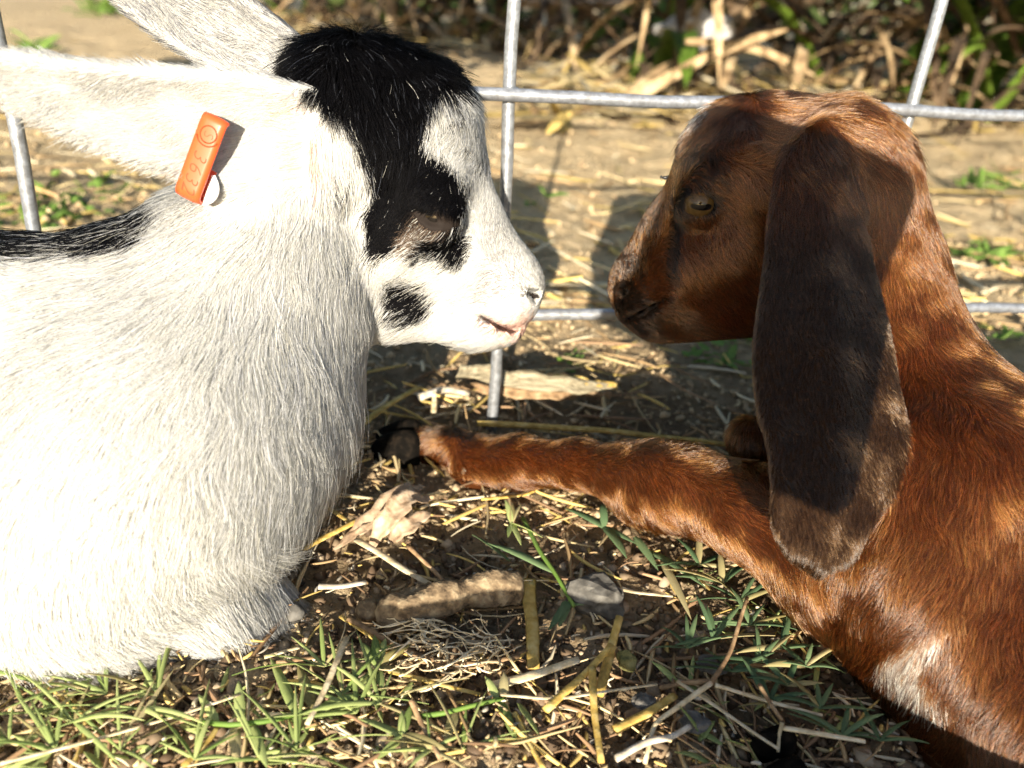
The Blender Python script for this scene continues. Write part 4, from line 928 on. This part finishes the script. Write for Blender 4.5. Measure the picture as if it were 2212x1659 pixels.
RUST = np.array([.076, .0225, .0052]); DARKB = np.array([.014, .008, .005]); TAN = np.array([.20, .085, .028])
B_PATCH = [
    ([(1480, 240), (1560, 200), (1640, 185), (1760, 180), (1860, 215), (1800, 300), (1700, 350), (1620, 330), (1560, 300), (1490, 300)], np.array([.07, .026, .010]), .55),
    ([(1500, 330), (1560, 320), (1570, 385), (1530, 400), (1495, 395), (1480, 370)], DARKB, .5),
    ([(1455, 420), (1475, 400), (1492, 420), (1480, 470), (1470, 520), (1468, 560), (1458, 600), (1440, 612), (1440, 560), (1448, 500)], DARKB * .6, .9),
    ([(1430, 330), (1460, 330), (1465, 400), (1450, 470), (1440, 520), (1425, 500), (1440, 420)], TAN, .6),
    ([(1330, 560), (1390, 440), (1440, 350), (1460, 280), (1500, 290), (1440, 400), (1420, 480), (1400, 560), (1390, 620)], DARKB * 1.6, .62),
    ([(1320, 560), (1360, 560), (1370, 620), (1420, 660), (1440, 700), (1420, 740), (1330, 720), (1320, 640)], DARKB * 1.3, .75),
    ([(1440, 690), (1440, 640), (1500, 680), (1540, 720), (1440, 740), (1380, 730)], np.array([.05, .022, .010]), .6),
    ([(1476, 402), (1540, 405), (1552, 440), (1540, 466), (1500, 470), (1474, 452)], DARKB * .6, .93),
    ([(1478, 262), (1515, 228), (1560, 208), (1572, 214), (1530, 246), (1490, 280)], np.array([.80, .80, .80]), .8),
    ([(1460, 250), (1500, 232), (1490, 300), (1455, 300)], DARKB, .6),
    ([(1890, 1440), (1940, 1400), (2030, 1360), (2060, 1370), (1990, 1420), (2000, 1470), (2060, 1520), (2020, 1530), (1960, 1500)], np.array([.50, .44, .39]), .88),
    ([(800, 900), (880, 900), (900, 950), (880, 1000), (840, 1030), (800, 1010)], DARKB, .85),
    ([(880, 900), (1100, 910), (1300, 930), (1300, 960), (1120, 945), (1000, 950), (930, 935)], DARKB * 1.2, .7),
    ([(1300, 930), (1560, 940), (1600, 1010), (1500, 990), (1300, 965)], np.array([.055, .022, .010]), .5),
    ([(1600, 1620), (1760, 1620), (1740, 1700), (1600, 1700)], DARKB, .8),
    ([(2080, 640), (2140, 700), (2250, 770), (2250, 830), (2140, 770), (2090, 710)], DARKB, .5),
]
def brown_colour(q, P, ear, r, jitter=6.0, flat=False):
    k = 0 if flat else 1
    c = RUST[None] * (1 + k * (r.uniform(.4, 1.7, (len(q), 1)) - 1)) * (1 + k * r.normal(size=(len(q), 3)) * np.array([.04, .08, .12]))
    c = c * np.exp(wobble(P, .03, 77)[:, :1] * .03)
    cb = c.copy(); poly_mix(cb, q, B_PATCH, r.normal(size=q.shape) * jitter, flat)
    e = np.array([.031, .0150, .0066])[None] * (1 + k * (r.uniform(.6, 1.5, (len(q), 1)) - 1))
    up_ = np.clip((560 - q[:, 1]) / 170, 0, 1)[:, None] * (r.random((len(q), 1)) * .6 + .4)  # ear top eased into the coat colour, softening the shadow's upper edge
    e = e * (1 - up_) + cb * up_
    cb[ear] = e[ear]
    cb[in_poly(q, np.array([(1354, 680), (1385, 670), (1412, 654), (1440, 640), (1444, 646), (1414, 664), (1387, 680), (1358, 690)], float)) & ~ear] = DARKB * .3  # mouth slit darkened, its shade put into the colour
    for poly in B_BALD: cb[in_poly(q, np.array(poly, float)) & ~ear] = (.008, .006, .005)
    return cb
B_GUIDES = [
    (1350, 580, .2, -.8, 2.2, .3), (1400, 450, .3, -.85, 2.8, .3), (1450, 340, .4, -.8, 4, .35), (1480, 270, -.6, .5, 7.2, .5), (1540, 225, -.8, .35, 7.2, .45),
    (1600, 270, -.1, .6, 6, .4), (1610, 340, .5, -.3, 6, .45), (1600, 390, .3, .8, 6, .4), (1680, 270, .7, -.1, 8, .4), (1690, 350, .85, .1, 8, .38), (1760, 210, .6, .2, 7.2, .5), (1760, 300, .8, .35, 8, .36),
    (1850, 290, .7, .65, 7.2, .33), (1700, 420, .7, .6, 6, .35), (1920, 330, .6, .75, 7.2, .33), (1980, 450, .35, .93, 7.2, .33), (1900, 500, .25, .95, 7.2, .3), (2030, 600, .2, .97, 7.2, .33), (1980, 750, .15, 1, 7.2, .32),
    (2080, 720, .35, .9, 7.2, .33), (2050, 900, .05, 1, 7.6, .32), (2150, 850, .4, .85, 7.6, .32), (2180, 1000, .1, .98, 7.6, .32), (2000, 1080, -.1, .98, 7.6, .32), (2150, 1200, -.25, .95, 7.6, .32),
    (1950, 1200, -.4, .9, 7.6, .32), (1850, 1290, -.35, .85, 7.2, .3), (1760, 1250, .2, .8, 8, .3), (2000, 1330, -.5, .82, 7.6, .33), (2150, 1350, -.3, .9, 7.6, .33), (1900, 1420, -.6, .75, 7.6, .36), (2050, 1480, -.2, .9, 8.2, .36),
    (2150, 1580, -.3, .85, 8.2, .33), (2000, 1600, -.5, .8, 8.2, .36), (2200, 1480, -.3, .9, 7.6, .33), (1650, 1150, .75, .45, 6, .25), (1560, 1080, .7, .55, 6, .25), (1450, 1060, .5, .8, 6, .35), (1380, 1080, .35, .88, 7.2, .5), (1480, 980, .85, .3, 4.5, .2),
    (1300, 1010, .88, .32, 4.5, .2), (1150, 1000, .85, .42, 4.5, .2), (1050, 1040, .6, .7, 7, .3), (1100, 1050, .7, .6, 6, .3), (1030, 980, .8, .35, 4.5, .22), (930, 980, -.7, .45, 5, .3), (880, 970, -.7, .5, 5, .3),
    (1510, 480, .3, .8, 2.5, .25), (1540, 400, .5, .6, 4, .35), (1570, 560, .5, .8, 4.5, .25), (1500, 600, .5, .75, 4, .25), (1600, 650, .45, .85, 6, .32), (1450, 700, .6, .5, 3.2, .3), (1400, 640, .6, -.2, 1.8, .3), (1620, 480, .5, .75, 5, .28), (1640, 950, -.2, 1, 6, .3), (1750, 1650, -.8, .2, 8, .35)]
B_EAR = [(1720, 380, .1, 1, 6, .3), (1830, 380, .4, .9, 7, .3), (1700, 560, -.05, 1, 4, .22), (1780, 560, 0, 1, 3.5, .2), (1870, 560, .1, 1, 4, .25), (1660, 800, -.12, 1, 3.2, .2), (1800, 800, 0, 1, 3, .18), (1940, 800, .15, 1, 3.2, .22), (1670, 1000, .05, 1, 3, .2), (1800, 1000, 0, 1, 3, .18), (1930, 1000, -.1, 1, 3, .2), (1720, 1150, .1, 1, 3, .22), (1830, 1150, -.1, 1, 3, .22), (1770, 1210, 0, 1, 3, .25)]
B_BALD = [[(1484, 424), (1500, 414), (1525, 418), (1540, 432), (1540, 445), (1524, 456), (1502, 456), (1487, 444)],
          [(1338, 615), (1352, 608), (1356, 640), (1342, 645)]]

# ------------------------------------------------------------------ the two kids
skin = material('skin', rough=.7, spec=.08, attr='col')[0]
HAIR_W = hair_material('white_black_hair', .28, .4, 0, 1.2, .78); HAIR_B = hair_material('brown_hair', .15, .3, 0, 1.55, .22)
NW, NB = 430000, 330000
fW = build_white(); V, Q = fW.mesh()
white = tag(mesh_obj('goat_kid', V, Q, skin), 'white kid with black forelock and orange ear tag lying at the left', 'goat')
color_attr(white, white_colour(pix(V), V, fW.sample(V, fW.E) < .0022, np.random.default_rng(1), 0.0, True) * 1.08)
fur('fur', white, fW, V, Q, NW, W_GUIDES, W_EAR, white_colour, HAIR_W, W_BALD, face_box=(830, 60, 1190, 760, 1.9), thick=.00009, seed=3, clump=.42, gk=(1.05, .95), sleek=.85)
fB = build_brown(); V, Q = fB.mesh()
brown = tag(mesh_obj('goat_kid', V, Q, skin), 'reddish brown kid with long hanging dark ears lying at the right', 'goat')
color_attr(brown, brown_colour(pix(V), V, fB.sample(V, fB.E) < .0022, np.random.default_rng(1), 0.0, True) * .7)
fur('fur', brown, fB, V, Q, NB, B_GUIDES, B_EAR, brown_colour, HAIR_B, B_BALD, face_box=(1300, 150, 2000, 740, 1.7), thick=.000105, seed=4, clump=.28, sleek=.6, gk=(2.3, .78))  # lighter guard hairs also paint highlights into the brown coat

# eyes
def eye_mat(name, iris, dark):
    m, n, l, b = material(name, rough=.06, spec=.6)
    t = n.new('ShaderNodeTexCoord'); sp = n.new('ShaderNodeSeparateXYZ'); l.new(t.outputs['Object'], sp.inputs[0])
    def math_(op, a, bb_): q = n.new('ShaderNodeMath'); q.operation = op; l.new(a, q.inputs[0]) if not isinstance(a, (int, float)) else None; (l.new(bb_, q.inputs[1]) if not isinstance(bb_, (int, float)) else setattr(q.inputs[1], 'default_value', bb_)); return q.outputs[0]
    ax = math_('ABSOLUTE', sp.outputs['X'], 0); az = math_('ABSOLUTE', sp.outputs['Z'], 0)
    e1 = math_('DIVIDE', ax, .0040); e2 = math_('DIVIDE', az, .0014); e1 = math_('POWER', e1, 2.6); e2 = math_('POWER', e2, 2.6); s = math_('ADD', e1, e2)
    r = n.new('ShaderNodeValToRGB'); r.color_ramp.elements[0].position = .75; r.color_ramp.elements[0].color = (*dark, 1); r.color_ramp.elements[1].position = 1.0; r.color_ramp.elements[1].color = (*iris, 1)
    l.new(s, r.inputs[0]); no = n.new('ShaderNodeTexNoise'); no.inputs['Scale'].default_value = 900; l.new(t.outputs['Object'], no.inputs['Vector'])
    mx = n.new('ShaderNodeMix'); mx.data_type = 'RGBA'; mx.blend_type = 'MULTIPLY'; mx.inputs[0].default_value = .7; l.new(r.outputs[0], mx.inputs[6]); l.new(no.outputs[0], mx.inputs[7]); l.new(mx.outputs[2], b.inputs['Base Color'])
    b.inputs['Coat Weight'].default_value = .12; b.inputs['Specular IOR Level'].default_value = .25; b.inputs['Coat Roughness'].default_value = .02
    return m
def ball(name, c, r, mat, parent, sc_=(1, 1, 1), seg=28):
    import bmesh
    bm = bmesh.new(); bmesh.ops.create_uvsphere(bm, u_segments=seg, v_segments=seg // 2, radius=r)
    V_ = np.array([v.co for v in bm.verts]) * np.array(sc_); F_ = [tuple(v.index for v in f.verts) for f in bm.faces]; bm.free()
    o = mesh_obj(name, V_, F_, mat, parent); o.location = c; return o
EM_B = eye_mat('amber_eye', (.115, .068, .022), (.008, .007, .007)); EM_W = eye_mat('sleepy_eye', (.065, .042, .014), (.012, .010, .009))
for sgn in (-1, 1):
    ball('eye', at(1509, 438, .328 + sgn * .0226), .0066, EM_B, brown)
    ball('eye', at(945, 466, .325 + sgn * .0284), .0079, EM_W, white)

# hooves
M_HOOF = streaky('dark_hoof', (.004, .0035, .003), (.007, .006, .005), (.022, .016, .011), .85, .03)
def hoof(parent, heel, tip, half, yo, rise=.0):
    """one of the two toes: a blunt wedge, higher than it is wide"""
    a, b = at(*heel), at(*tip); u = np.linspace(0, 1, 10); C = a + (b - a) * u[:, None]; C[:, 1] += yo
    R = half * np.array([.7, .95, 1.08, 1.08, 1.04, .98, .9, .82, .68, .42]); C[:, 2] -= half * .22 * u ** 2
    v, f = tube(C, R, 16, True, .58, (0, 1, .05)); v[:, 2] = np.maximum(v[:, 2], C[:, 2].min() - half * .95)
    return mesh_obj('hoof', v, f, M_HOOF, parent)
for yo in (-.0058, .0062):
    hoof(brown, (915, 972, .357), (812, 962 + 400 * yo, .360), px2m(55, at(870, 975, .358)), yo)
    hoof(brown, (1720, 1655, .182), (1640, 1662, .178), .0075, yo + .002)
DEW = streaky('dew_claw', (.05, .04, .03), (.12, .10, .08), (.35, .32, .27), .5)
ball('dew_claw', at(1008, 1018, .333), .0032, DEW, brown, (1, .8, 1.2), 12)

# ear tag
M_TAG, nn, ll, bb = material('orange_plastic', (.76, .085, .022), .38, .4)
M_INK = material('stamped_digits', (.42, .05, .012), .5, .2)[0]; M_TAGW = material('white_plastic', (.86, .85, .83), .35, .4)[0]
ty = .2672
c4 = [at(452, 252, ty + .004), at(498, 273, ty + .003), at(427, 438, ty - .001), at(370, 408, ty)]
TL, TR, BR, BL = [np.array(q) for q in c4]
wv = (TR - TL + BR - BL) / 2; lv = (BL - TL + BR - TR) / 2; Lw, Ll = np.linalg.norm(wv), np.linalg.norm(lv); wv /= Lw; lv -= wv * (lv @ wv); lv /= np.linalg.norm(lv); nv = np.cross(lv, wv); nv = nv if nv[1] < 0 else -nv
mid = (TL + TR + BR + BL) / 4
tagroot = bpy.data.objects.new('ear_tag', None); COL.objects.link(tagroot); tagroot.parent = white; tagroot['label'] = 'orange ear tag stamped with a round mark and digits'
def tag_band(sA, sB, w, th, mat, name, bend=True):
    s = np.concatenate([np.linspace(sA, sB, 18)]); prof = []
    for x in s:
        k = max(0, x - .40); off = -(k ** 2) * 1.6; k2 = max(0, -.42 - x); off -= (k2 ** 2) * 3
        prof.append(mid + lv * (Ll * (x - max(0, k - .05) * .3)) + nv * (off * Ll * 1.0 + .0012))
    if bend:                                                               # round the lower edge of the ear
        e = prof[-1]
        for a in np.linspace(.35, 2.9, 9): prof.append(e + lv * (.0028 * math.sin(a)) - nv * (.0028 * (1 - math.cos(a))))
        for q in range(1, 5): prof.append(prof[17 + 9] - lv * (.0022 * q))
        e = prof[0]; prof = [e - nv * (.0016 * (1 - math.cos(a))) - lv * (.0016 * math.sin(a)) for a in np.linspace(1.7, .3, 5)] + prof
    prof = np.array(prof); T = np.gradient(prof, axis=0); T /= np.linalg.norm(T, axis=1, keepdims=True); nn_ = np.cross(T, wv); nn_ /= np.linalg.norm(nn_, axis=1, keepdims=True); nn_ *= np.sign((nn_[8] @ nv))
    n = len(prof); cs = np.linspace(-1, 1, 5); ew = np.array([.93, 1, 1, 1, .93]); R = []
    for sgn in (1, -1):
        for cc_ in cs: R.append(prof + wv * (w * .5 * cc_) + nn_ * (sgn * th * .5 * (.6 if abs(cc_) > .9 else 1)))
    V_ = np.stack(R, 1).reshape(-1, 3); ix = np.arange(n * 10).reshape(n, 10); F_ = []
    for i in range(n - 1):
        for j in range(4): F_.append((ix[i, j], ix[i, j + 1], ix[i + 1, j + 1], ix[i + 1, j])); F_.append((ix[i, 5 + j], ix[i + 1, 5 + j], ix[i + 1, 6 + j], ix[i, 6 + j]))
        F_.append((ix[i, 0], ix[i + 1, 0], ix[i + 1, 5], ix[i, 5])); F_.append((ix[i, 4], ix[i, 9], ix[i + 1, 9], ix[i + 1, 4]))
    F_ += [tuple(ix[0, [0, 5, 6, 7, 8, 9, 4, 3, 2, 1]]), tuple(ix[-1, [0, 1, 2, 3, 4, 9, 8, 7, 6, 5]])]
    return mesh_obj(name, V_, F_, mat, tagroot)
tag_band(-.45, .40, Lw, .0016, M_TAG, 'tag_band')
uu_ = np.linspace(0, 1, 12); st = np.array([BR - lv * (.010 - .0105 * q) + wv * (.0006 + .0016 * math.sin(3.1 * q)) - nv * .0028 for q in uu_]); v, f = tube(st, .0022 * np.sin(np.clip(uu_, .04, .96) * 3.1416) ** .6, 14, True, .6, nv); mesh_obj('tag_stud', v, f, M_TAGW, tagroot)
def tag_text(txt, s, size, name, shift=0.0, shear=.25):
    cu = bpy.data.curves.new(name, 'FONT'); cu.body = txt; cu.size = size; cu.extrude = .00012; cu.align_x = 'CENTER'; cu.align_y = 'CENTER'; cu.shear = shear; cu.resolution_u = 4; cu.offset = -.00016
    o = bpy.data.objects.new(name, cu); COL.objects.link(o); o.parent = tagroot; cu.materials.append(M_INK)
    k = max(0, s - .40); p = mid + lv * (Ll * s) + wv * (Lw * shift) + nv * (.0012 + .0008 + .00006 - k * k * 1.6 * Ll)
    o.matrix_world = Matrix((( lv[0], wv[0], nv[0], p[0]), (lv[1], wv[1], nv[1], p[1]), (lv[2], wv[2], nv[2], p[2]), (0, 0, 0, 1)))
    me = bpy.data.meshes.new_from_object(o.evaluated_get(bpy.context.evaluated_depsgraph_get())); me.name = name; q = bpy.data.objects.new(name + '_', me); COL.objects.link(q); q.parent = tagroot; q.matrix_world = o.matrix_world.copy()
    bpy.data.objects.remove(o); bpy.data.curves.remove(cu); q.name = name; return q
for ch, s in (('3', -.04), ('6', .11), ('3', .25), ('2', .375)): tag_text(ch, s, .0068, 'stamped_digit', -.02)
tag_text('S', -.31, .0048, 'stamped_mark', 0, .15)
def ring(r, a0, a1, s):
    p = mid + lv * (Ll * s) + nv * (.00205); a = np.linspace(a0, a1, 24); C = p + lv * (r * np.cos(a))[:, None] + wv * (r * np.sin(a))[:, None]
    v, f = tube(C, .00022, 6, True, 1, nv); mesh_obj('stamped_ring', v, f, M_INK, tagroot)
ring(.0027, 0, 6.283, -.31); ring(.0038, -1.2, 1.2, -.31)

# fly
fly = empty('fly', 'tiny dark fly on the brown kid\'s forehead', 'fly'); M_FLY = material('fly_black', (.02, .02, .022), .4, .5)[0]; fp = at(1438, 384, .33); fly.location = fp
ball('body', (0, 0, 0), .0009, M_FLY, fly, (1.7, .8, .8), 12); ball('head', (-.0018, 0, .0002), .0006, M_FLY, fly, (.8, 1, 1), 10)
for k, sgn in enumerate((-1, 1)):
    v, f = leaf_mesh(np.array([[.0002, sgn * .0003, .0006], [.0018, sgn * .0007, .0010], [.0034, sgn * .0010, .0010]]), np.array([.0002, .0006, .0002]), (0, 0, 1), .1, 3, .00006); mesh_obj('wing', v, f, M_FLY, fly)
    for q in (-.0008, 0, .0008):
        v, f = tube([(q, sgn * .0004, -.0003), (q * 1.6, sgn * .0011, .0002), (q * 2.2, sgn * .0016, -.0012)], .00008, 4); mesh_obj('leg', v, f, M_FLY, fly)

# the telephone that took the picture, just behind the lens
cr = np.array([at(x, y, .33) for x, y in ((1435, 210), (1850, 365), (1722, 950), (1340, 790))])
tt = ((cr - CAM) @ fw + .014) / (LD @ fw); pc = cr - LD[None] * tt[:, None]
cc_ = pc.mean(0); ex = (pc[1] - pc[0] + pc[2] - pc[3]) / 2; ey = (pc[3] - pc[0] + pc[2] - pc[1]) / 2; hw, hh = np.linalg.norm(ex) / 2, np.linalg.norm(ey) / 2
ex /= np.linalg.norm(ex); ey -= ex * (ey @ ex); ey /= np.linalg.norm(ey); ez = np.cross(ex, ey); rr_ = .009
ang = np.concatenate([np.linspace(q * math.pi / 2, (q + 1) * math.pi / 2, 8) for q in range(4)]); cx_ = np.where((ang < math.pi / 2 + 1e-6) | (ang > 1.5 * math.pi - 1e-6), 1, -1)
ox = np.repeat([1, -1, -1, 1], 8) * (hw - rr_) + rr_ * np.cos(ang); oy = np.repeat([1, 1, -1, -1], 8) * (hh - rr_) + rr_ * np.sin(ang)
loop = cc_ + ex * ox[:, None] + ey * oy[:, None]; v = np.concatenate([loop - ez * .004, loop + ez * .004]); n = 32
f = [tuple(range(n - 1, -1, -1)), tuple(range(n, 2 * n))] + [(i, (i + 1) % n, n + (i + 1) % n, n + i) for i in range(n)]
phone = empty('smartphone', 'black smartphone held up facing the two kids', 'phone')
mesh_obj('phone_body', v, f, material('phone_black', (.02, .02, .022), .3, .5)[0], phone, False)
ib = (ox * .96, oy * .93); lp = cc_ + ex * ib[0][:, None] + ey * ib[1][:, None]; sg = -1 if (ez @ fw) > 0 else 1
lo_ = lp + ez * (sg * .0041); v = np.concatenate([lo_, lo_ + ez * (sg * .0004)]); mesh_obj('phone_screen', v, f, material('phone_glass', (.01, .01, .012), .08, .6)[0], phone, False)
